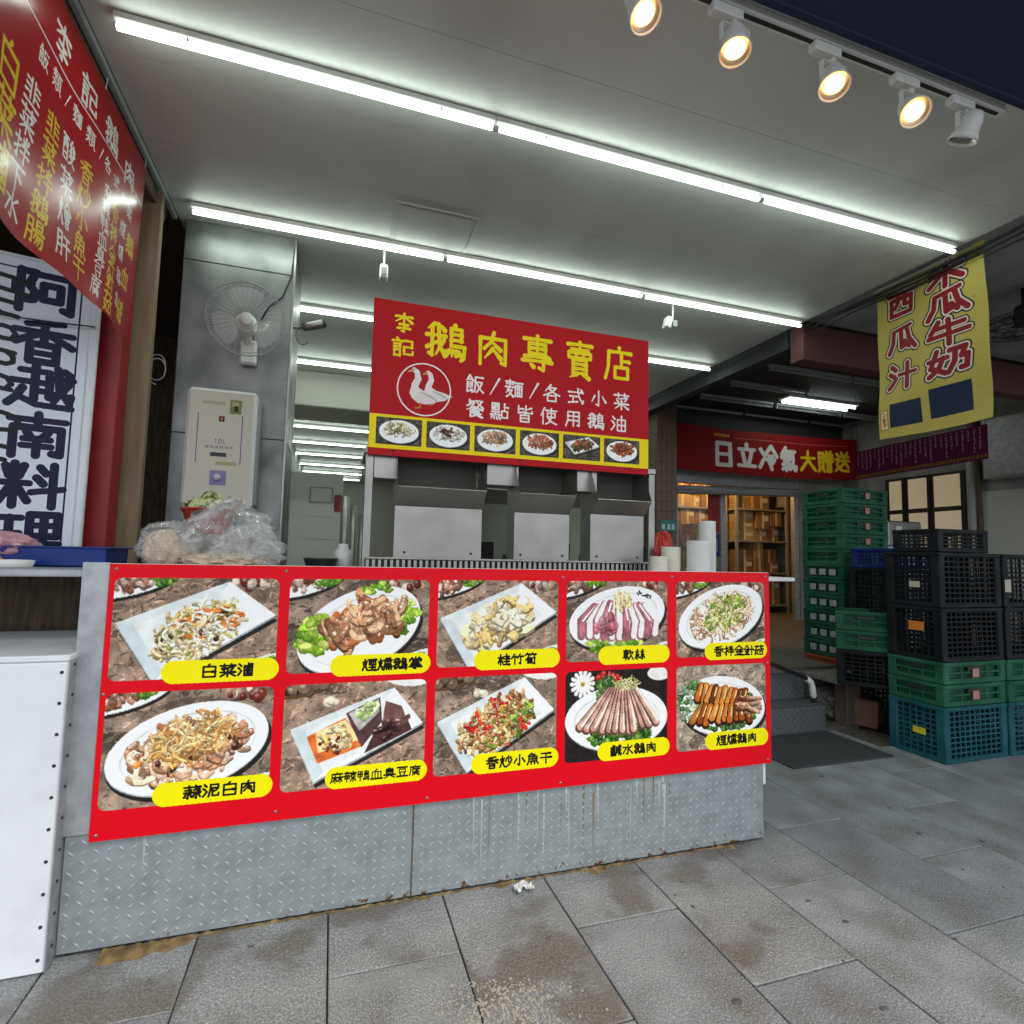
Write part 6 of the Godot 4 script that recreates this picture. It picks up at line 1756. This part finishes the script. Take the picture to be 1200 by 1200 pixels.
	var gb := thing("grey_cabinet", "pale grey metal box fixed high on the side wall", "box", V(6.20, cb.y, cz + 0.40))
	part(gb, "case", boxm(V(0.18, ca.y - cb.y, 0.75), 0.008, V(0, (ca.y - cb.y) * 0.5, 0)), M.galvanised)
	part(gb, "door", boxm(V(0.012, ca.y - cb.y - 0.04, 0.66), 0.004, V(-0.097, (ca.y - cb.y) * 0.5, 0)), M.galvanised)
	var wa := on_x(1148, 577, 6.29)
	var wb := on_x(1200, 680, 6.29)
	solo("grey_board", minmax(V(0, 0, 0), V(0.02, wa.y - wb.y + 0.3, 0.9), 0.003), mat("board_grey", Color(0.50, 0.52, 0.48), 0.8), "plain grey green board leaning on the side wall behind the crates", "board", V(6.275, wb.y - 0.3, wa.z))
	# windows with yellow lit panes in the side wall
	var win := thing("side_window", "row of yellow lit window panes in dark frames along the side wall", "window", V(6.296, 0, 0))
	var pane := glow("lit_pane", Color(0.85, 0.70, 0.42), 0.22)
	for q in [[1042, 1062], [1064, 1092], [1094, 1132]]:
		var a := on_x(q[0], 600, 6.29)
		var b := on_x(q[1], 600, 6.29)
		part(win, "frame", minmax(V(-0.03, 1.20, a.z - 0.02), V(-0.002, 2.05, b.z + 0.02), 0.004), M.dark_steel)
		part(win, "pane", minmax(V(-0.034, 1.68, a.z + 0.03), V(-0.0305, 2.02, b.z - 0.03)), pane)
		part(win, "pane", minmax(V(-0.034, 1.24, a.z + 0.03), V(-0.0305, 1.63, b.z - 0.03)), pane)
	# grey pipes by the wall
	for k in 2:
		var pi := S(true)
		var p := on_x([1142, 1150][k], 640, 6.25)
		tube(pi, [V(0, 0, 0), V(0, 2.66, 0)], [0.045, 0.026][k], 12)
		solo("wall_pipe", pi, [M.grey_plastic, M.old_wood][k], ["thick grey drain pipe on the side wall", "slim brown pipe beside the thick drain pipe"][k], "pipe", V(6.25, 0.0, p.z), "pipes on the side wall")
	# machine on the deck behind the crates
	var mc := thing("steel_stove", "steel table machine with a dark hood behind the black crates", "machine", V(4.75, 0.326, -3.72))
	part(mc, "body", boxm(V(0.55, 0.88, 0.5), 0.01, V(0, 0.44, 0)), M.galvanised)
	part(mc, "top_box", boxm(V(0.4, 0.22, 0.36), 0.01, V(0.03, 0.99, 0)), M.stainless)
	part(mc, "label_plate", boxm(V(0.07, 0.11, 0.004), 0.0, V(-0.05, 1.0, 0.183)), M.paper_white)
	# unlit fluorescent battens and one lit
	var rows := [[-3.98, 2], [-4.49, 3], [-4.98, 3], [-5.48, 3]]
	for r in rows:
		for i in r[1]:
			if r[0] == -4.49 and i == 1: continue
			var o := thing("unlit_batten", "unlit batten, %s of the %s on the black ceiling" % [["pier end", "middle part", "wall end"][i], {-3.98: "row by the maroon beam", -4.49: "row before the lit lamp", -4.98: "row behind the lit lamp", -5.48: "row over the red banner"}[r[0]]], "lamp", V(3.62 + 0.6 + i * 1.02, 2.86, r[0]), "unlit battens under the black ceiling")
			part(o, "housing", boxm(V(0.98, 0.03, 0.05), 0.005, V(0, -0.016, 0)), M.grey_plastic)
			var ts := S(true)
			tube(ts, [V(-0.46, -0.05, 0), V(0.46, -0.05, 0)], 0.013, 8)
			part(o, "tube", ts, M.grey_plastic)
			for s in [-1, 1]: part(o, "socket", boxm(V(0.02, 0.04, 0.03), 0.003, V(s * 0.472, -0.045, 0)), M.grey_plastic)
	var lit := thing("lit_batten", "lit twin fluorescent lamp under the black store ceiling", "lamp", V(5.12, 2.86, -4.72))
	part(lit, "housing", boxm(V(1.0, 0.03, 0.16), 0.005, V(0, -0.016, 0)), M.white_plastic)
	for s in [-1, 1]:
		var ts := S(true)
		tube(ts, [V(-0.46, -0.05, s * 0.055), V(0.46, -0.05, s * 0.055)], 0.013, 8)
		part(lit, "tube", ts, M.tube_glow)
	var al := AreaLight3D.new()
	al.name = "lit_batten_lamp"
	al.area_size = Vector2(0.92, 0.14)
	al.light_energy = 0.12
	al.shadow_enabled = true
	al.light_color = Color(1.0, 0.97, 0.85)
	al.rotation_degrees = V(-90, 0, 0)
	al.position = V(0, -0.068, 0)
	lit.add_child(al)

# ---------------------------------------------------------------- store at the back right
func build_store():
	const BZ := -5.2
	# tiled pier between the shops
	var pr := thing("tiled_pier", "narrow brown tiled pier between the shop and the store", "pier", V(3.20, 0, -4.93))
	part(pr, "core", boxm(V(0.235, 2.84, 0.235), 0.0, V(0, 1.42, 0)), M.grout)
	var tm := mesh_of(boxm(V(0.054, 0.104, 0.006), 0.001))
	for j in 24:
		for i in 4:
			part(pr, "tile", tm, M.brown_tile, V(-0.0885 + i * 0.059, 0.38 + j * 0.1, 0.1205)).scale = V(1, 0.9, 1)
	var pl := thing("number_plate", "small green plate fixed to the tiled pier", "plate", V(3.215, 1.385, -4.80))
	part(pl, "plate", boxm(V(0.20, 0.11, 0.004), 0.001, V(0, 0, 0)), mat("plate_green", Color(0.05, 0.22, 0.2), 0.5))
	for s in [-0.06, 0.0, 0.05]: part(pl, "figure", boxm(V(0.03, 0.05, 0.002), 0.0, V(s, -0.01, 0.003)), M.paper_white)
	var wb := on_z(766, 468, -4.81)
	solo("wood_bracket", boxm(V(0.16, 0.13, 0.14), 0.006, V(0, 0.065, 0)), M.ochre_wood, "ochre wooden block under the ceiling corner by the tiled pier", "block", V(wb.x, wb.y - 0.06, -4.74))
	# red banner
	var a := on_z(770, 492, BZ)
	var b := on_z(1002, 516, BZ)
	var c := on_z(770, 546, BZ)
	var bn := thing("red_banner", "red cloth banner with bold white and yellow characters over the store door", "banner", V(a.x, c.y, BZ))
	var bs := S(true)
	sheet(bs, 24, 6, func(u: float, v: float): return V((b.x - a.x) * u, (a.y - c.y) * (1.0 - v) + 0.02 * u - 0.03 * sin(u * PI), 0.015 * sin(u * 14.0 + v * 2.0)))
	part(bn, "cloth", bs, print_mat("aircon_print", aircon_print(), 0.7))
	for u in [0.02, 0.98]:
		var e := S(true)
		var x: float = (b.x - a.x) * u
		tube(e, [V(x, a.y - c.y, 0), V(x, 2.86 - c.y, 0)], 0.004, 5)
		part(bn, "cord", e, M.cord)
	# door frames with glass, roller tube above
	var f := thing("glass_shop_front", "aluminium framed glass front of the dim store", "shop front", V(0, 0.326, -5.5))
	for px in [790, 846, 932]:
		var p := on_z(px, 640, -5.5)
		part(f, "upright", minmax(V(p.x - 0.035, 0.0, -0.03), V(p.x + 0.035, 1.62, 0.03), 0.004), M.galvanised)
	var l := on_z(790, 640, -5.5)
	var r := on_z(932, 640, -5.5)
	part(f, "head_rail", minmax(V(l.x - 0.035, 1.62, -0.04), V(r.x + 0.035, 1.80, 0.04), 0.004), M.galvanised)
	var m := on_z(846, 640, -5.5)
	part(f, "pane", minmax(V(l.x + 0.036, 0.05, -0.003), V(m.x - 0.036, 1.615, 0.003)), M.pane_glass)
	part(f, "red_poster", boxm(V(0.16, 0.50, 0.004), 0.0, V(m.x - 0.13, 1.30, 0.02)), M.red_paint)
	part(f, "blue_poster", boxm(V(0.16, 0.26, 0.004), 0.0, V(m.x - 0.13, 0.90, 0.02)), M.blue_plastic)
	part(f, "pale_poster", boxm(V(0.10, 0.16, 0.002), 0.0, V(m.x - 0.13, 0.90, 0.0235)), M.grey_plastic)
	struct("store_side_wall", minmax(V(r.x + 0.05, 0.326, -5.48), V(6.30, 2.129, -5.58)), M.plaster, "grey wall beside the store door behind the tall crates")
	struct("added_upper_wall", minmax(V(3.06, 2.13, -5.46), V(6.30, 2.86, -5.54)), M.dark_ceiling)  # wall band added to stop the store lamp leaking out above the door
	var rl := S(true)
	var ra := on_z(778, 573, -5.35)
	var rb := on_z(936, 578, -5.35)
	tube(rl, [ra, rb], 0.05, 16)
	solo("rolled_blind", rl, M.grey_plastic, "grey rolled awning tube under the red cloth banner", "awning")
	# warm lamp inside
	var lp := thing("store_lamp", "warm glowing lamp hanging just inside the store", "lamp", V(4.75, 2.42, -6.05))
	var sh := S(true)
	lathe(sh, [[0.02, 0.10], [0.03, 0.06], [0.16, 0.0], [0.15, 0.0], [0.02, 0.055]], 20)
	part(lp, "shade", sh, M.dark_steel)
	var bu := S(true)
	lathe(bu, [[0.0, 0.05], [0.025, 0.04], [0.04, 0.0], [0.03, -0.035], [0.0, -0.045]], 16)
	part(lp, "bulb", bu, M.store_glow)
	var rd := S(true)
	tube(rd, [V(0, 0.10, 0), V(0, 0.44, 0)], 0.006, 6)
	part(lp, "cord", rd, M.cord)
	var ol := OmniLight3D.new()
	ol.name = "store_bulb"
	ol.light_energy = 1.2
	ol.light_color = Color(1.0, 0.76, 0.45)
	ol.light_size = 0.04
	ol.omni_range = 8.0
	ol.omni_attenuation = 2.0
	ol.shadow_enabled = true
	lp.add_child(ol)
	# shelves of cardboard boxes
	for s in 2:
		var x0: float = [4.25, 5.36][s]
		var w: float = [1.05, 0.88][s]
		var z: float = [-6.75, -6.6][s]
		var rack := thing("storage_rack", ["metal rack of cartons at the far end of the store", "metal rack of cartons behind the glass door of the store"][s], "rack", V(x0 + w * 0.5, 0.326, z))
		for sx in [-1, 1]:
			for sz in [-1, 1]:
				part(rack, "upright", boxm(V(0.035, 2.1, 0.035), 0.0, V(sx * w * 0.5, 1.05, sz * 0.24)), M.grey_plastic)
		for j in 5:
			part(rack, "shelf", boxm(V(w + 0.02, 0.025, 0.5), 0.0, V(0, 0.10 + j * 0.45, 0)), M.grey_plastic)
			var x := -w * 0.5 + 0.03
			var n := 0
			while x < w * 0.5 - 0.12:
				var bw := rng.randf_range(0.16, 0.34)
				if x + bw > w * 0.5 - 0.02: break
				var left := 0.42
				var yy := 0.1128 + j * 0.45
				while left > 0.13:
					var bh := minf(rng.randf_range(0.11, 0.26), left)
					carton(V(x0 + w * 0.5 + x + bw * 0.5, 0.326 + yy, z + rng.randf_range(-0.02, 0.06)), V(bw - 0.012, bh - 0.002, 0.36), s, j)
					yy += bh
					left -= bh
					if rng.randf() < 0.08: break
				x += bw
				n += 1
	# counter in the dim part
	var ct := thing("store_table", "dim wooden table with a yellow cloth inside the store", "table", V(4.2, 0.326, -6.05))
	part(ct, "top", boxm(V(1.0, 0.04, 0.5), 0.004, V(0, 0.86, 0)), M.old_wood)
	part(ct, "cloth", boxm(V(0.9, 0.22, 0.008), 0.002, V(0, 0.735, 0.256)), mat("olive_cloth", Color(0.25, 0.21, 0.04), 0.9))
	for sx in [-1, 1]:
		for sz in [-1, 1]: part(ct, "leg", boxm(V(0.05, 0.84, 0.05), 0.003, V(sx * 0.46, 0.42, sz * 0.21)), M.old_wood)
	for k in 5:
		carton(V(3.86 + k * 0.19, 1.207, -6.05 + rng.randf_range(-0.05, 0.05)), V(0.17, rng.randf_range(0.14, 0.34), 0.24), 2, k)
func carton(at: Vector3, s: Vector3, where: int, row: int):
	var o := thing("cardboard_box", ["brown cardboard carton on the far rack of the store, ", "brown cardboard carton on the rack behind the glass door, ", "brown cardboard carton on the store table with the yellow cloth"][where] + (["bottom shelf", "second shelf", "third shelf", "fourth shelf", "top shelf"][row] if where < 2 else ""), "carton", at, "cardboard cartons in the store")
	var k := rng.randi() % 4
	part(o, "body", boxm(s, 0.002, V(0, s.y * 0.5, 0)), M["cardboard_%d" % k])
	part(o, "tape", boxm(V(0.035, s.y * 0.98, 0.001), 0.0, V(0, s.y * 0.5, s.z * 0.5 + 0.0008)), M.paper)
	if rng.randf() < 0.5: part(o, "shipping_label", boxm(V(s.x * 0.34, s.y * 0.3, 0.001), 0.0, V(s.x * 0.25, s.y * 0.6, s.z * 0.5 + 0.0016)), M.paper_white)

# ---------------------------------------------------------------- things standing on the counter
func build_small_things():
	var top := 0.9905
	# clear bags
	var rb := thing("rice_bag", "tied clear bag of pale grains on the counter's street corner", "bag", V(-0.495, top, -2.02))
	var ric := mat("pale_food", Color(0.62, 0.48, 0.34), 0.7)
	tri_map(ric, 6.0, noise_tex(121, 0.09, [[0.0, Color(0.40, 0.27, 0.17)], [0.5, Color(0.62, 0.48, 0.35)], [1.0, Color(0.80, 0.72, 0.60)]], 256, 3))
	part(rb, "contents", bag_mesh(0.072, 0.115, 0.065, 12, 0.12), ric)
	part(rb, "film", bag_mesh(0.08, 0.135, 0.073, 13, 0.30), M.clear_film)
	var cb := thing("noodle_bag", "big crumpled clear bag with pale noodles beside the tied bag", "bag", V(-0.335, top, -2.0))
	part(cb, "contents", bag_mesh(0.12, 0.045, 0.08, 14, 0.25), ric)
	part(cb, "film", bag_mesh(0.145, 0.20, 0.09, 15, 0.55, Vector2(0.02, 0.0), 0.7), M.clear_film)
	part(cb, "inner_film", bag_mesh(0.10, 0.13, 0.06, 18, 0.7, Vector2(0.03, 0.0), 0.4), M.clear_film, V(0.06, 0.001, 0.01))
	# red bowl of cabbage
	var bw := thing("cabbage_bowl", "red plastic bowl heaped with pale green cabbage behind the bags", "bowl", V(-0.43, top + 0.111, -2.24))
	solo("steel_basin", boxm(V(0.26, 0.11, 0.24), 0.012, V(0, 0.055, 0)), M.stainless, "square steel basin under the red bowl of cabbage", "basin", V(-0.43, top, -2.24))
	var bl := S(true)
	lathe(bl, [[0.0, 0.0], [0.07, 0.0], [0.075, 0.004], [0.115, 0.10], [0.124, 0.104], [0.124, 0.11], [0.112, 0.108], [0.07, 0.012], [0.0, 0.01]], 28)
	bw.scale = V(0.76, 0.84, 0.76)
	part(bw, "bowl", bl, M.red_plastic)
	var gc := mat("cabbage", Color(0.42, 0.47, 0.16), 0.6)
	gc.vertex_color_use_as_albedo = true
	gc.albedo_color = Color.WHITE
	for k in 34:
		var lf := S(true)
		var a := rng.randf() * TAU
		var rr := 0.085 * sqrt(rng.randf())
		var cpos := V(cos(a) * rr, 0.10 + 0.06 * (1.0 - rr / 0.09) + rng.randf() * 0.015, sin(a) * rr)
		var bas := Basis.from_euler(V(rng.randf_range(-0.8, 0.8), rng.randf() * TAU, rng.randf_range(-0.8, 0.8)))
		var tint := Color(0.34, 0.40, 0.10).lerp(Color(0.68, 0.66, 0.38), rng.randf())
		lf.set_color(tint)
		var ph := rng.randf() * 6.0
		sheet(lf, 10, 9, func(u: float, v: float): return cpos + bas * V((u - 0.5) * 0.075 * (1.0 - 0.5 * pow(absf(v - 0.5) * 2.0, 2.0)), 0.016 * cos((u - 0.5) * 4.0) + 0.007 * sin(v * 16.0 + u * 13.0 + ph) * (absf(u - 0.5) + absf(v - 0.5)) * 1.6, (v - 0.5) * 0.06))
		part(bw, "leaf", lf, gc)
	# stacks of paper bowls
	var cups := [[786, 641, -2.02, 0.040, "short stack of cream paper cups beside the steel guard"], [772, 652, -1.97, 0.036, "lowest stack of cream paper cups beside the steel guard"], [819, 634, -1.96, 0.050, "stack of white paper bowls on the end of the counter"], [829, 611, -2.10, 0.036, "tallest stack of white paper bowls on the end of the counter"]]
	for q in cups:
		var p := on_z(q[0], q[1], q[2])
		var h: float = maxf(p.y - top, 0.03)
		var st := S(true)
		var prof := [[0.0, 0.0], [q[3] * 0.8, 0.0]]
		var n := int(h / 0.0065)
		for i in n:
			var y := h * i / n
			prof.append([q[3] * 0.965, y + 0.0005])
			prof.append([q[3], y + h / n * 0.35])
			prof.append([q[3], y + h / n * 0.75])
			prof.append([q[3] * 0.965, y + h / n * 0.98])
		prof.append([q[3] * 0.93, h])
		prof.append([q[3] * 0.80, h - 0.02])
		prof.append([0.0, h - 0.02])
		lathe(st, prof, 28)
		solo("bowl_stack", st, M.paper if q[0] < 800 else M.paper_white, q[4], "paper bowls", V(p.x, top, q[2]), "stacks of paper bowls on the counter")
	# pink bag behind the hoods
	solo("pink_pouch", bag_mesh(0.05, 0.17, 0.04, 21, 0.3), M.red_plastic, "small red plastic pouch hanging by the end hood", "pouch", V(1.385, top, -2.12))
	# white shelf edge past the counter's end
	var a := on_z(903, 679, -2.15)
	var b := on_z(932, 679, -2.15)
	var sf := thing("side_shelf", "white topped side table jutting out behind the counter's end", "table", V(b.x - 0.45, 0, -2.30))
	part(sf, "top", boxm(V(0.90, 0.018, 0.30), 0.003, V(0, a.y, 0)), M.white_plastic)
	for sx in [-1, 1]:
		for sz in [-1, 1]: part(sf, "leg", boxm(V(0.02, a.y - 0.01, 0.02), 0.0, V(sx * 0.10 - 0.30, (a.y - 0.01) * 0.5 + 0.001, sz * 0.12)), M.dark_steel)
	part(sf, "back_panel", boxm(V(0.30, a.y - 0.05, 0.01), 0.0, V(-0.29, a.y * 0.5, -0.08)), M.black)
	# low dark pans on the work top between bags and hoods
	var pn := S(true)
	lathe(pn, [[0.0, 0.0], [0.05, 0.0], [0.06, 0.03], [0.064, 0.035], [0.056, 0.032], [0.048, 0.006], [0.0, 0.006]], 20)
	solo("black_pan", pn, M.dark_steel, "small black pan on the worktop beside the big clear bag", "pan", V(-0.04, top, -2.2))
	var ck := S(true)
	lathe(ck, [[0.0, 0.0], [0.03, 0.0], [0.033, 0.06], [0.02, 0.075], [0.02, 0.09], [0.0, 0.092]], 18)
	solo("white_jar", ck, M.white_plastic, "white lidded jar on the worktop between the bag and the sign post", "jar", V(0.04, top, -2.25))
	# dried grit trodden into the paving
	var gr := S()
	for i in 620:
		var p := on_y(rng.randfn(590, 34), rng.randf_range(1150, 1215), 0.0)
		p.x += rng.randfn(0.0, 0.02)
		var r := rng.randf_range(0.001, 0.0032)
		box(gr, p + V(0, r * 0.3, 0), V(r * 2.0, r * 0.9, r * 1.5), 0.0, Basis(Vector3.UP, rng.randf() * TAU))
	var gm := mat("grit", Color(0.44, 0.40, 0.33), 0.9)
	var go := solo("grit", gr, gm, "scatter of tan grit trodden into the paving slabs", "dirt")
	go.set_meta("kind", "stuff")
	# old trodden gum and oil spots
	var gu := S(true)
	for i in 90:
		var p := V(rng.randf_range(-0.8, 4.2), 0.0012, rng.randf_range(-2.2, -0.6))
		if p.x < 1.65 and p.z < Z0 + 0.03: continue
		var r := rng.randf_range(0.003, 0.011)
		var sx := rng.randf_range(0.7, 1.4)
		lathe(gu, [[0.0, 0.0016], [r * 0.8, 0.0013], [r, 0.0]], 9, Transform3D(Basis().scaled(V(sx, 1, 1.0 / sx)), p))
	var gs := solo("gum_spots", gu, mat("old_gum", Color(0.10, 0.098, 0.095), 0.8), "dark trodden gum spots scattered over the paving slabs", "dirt")
	gs.set_meta("kind", "stuff")
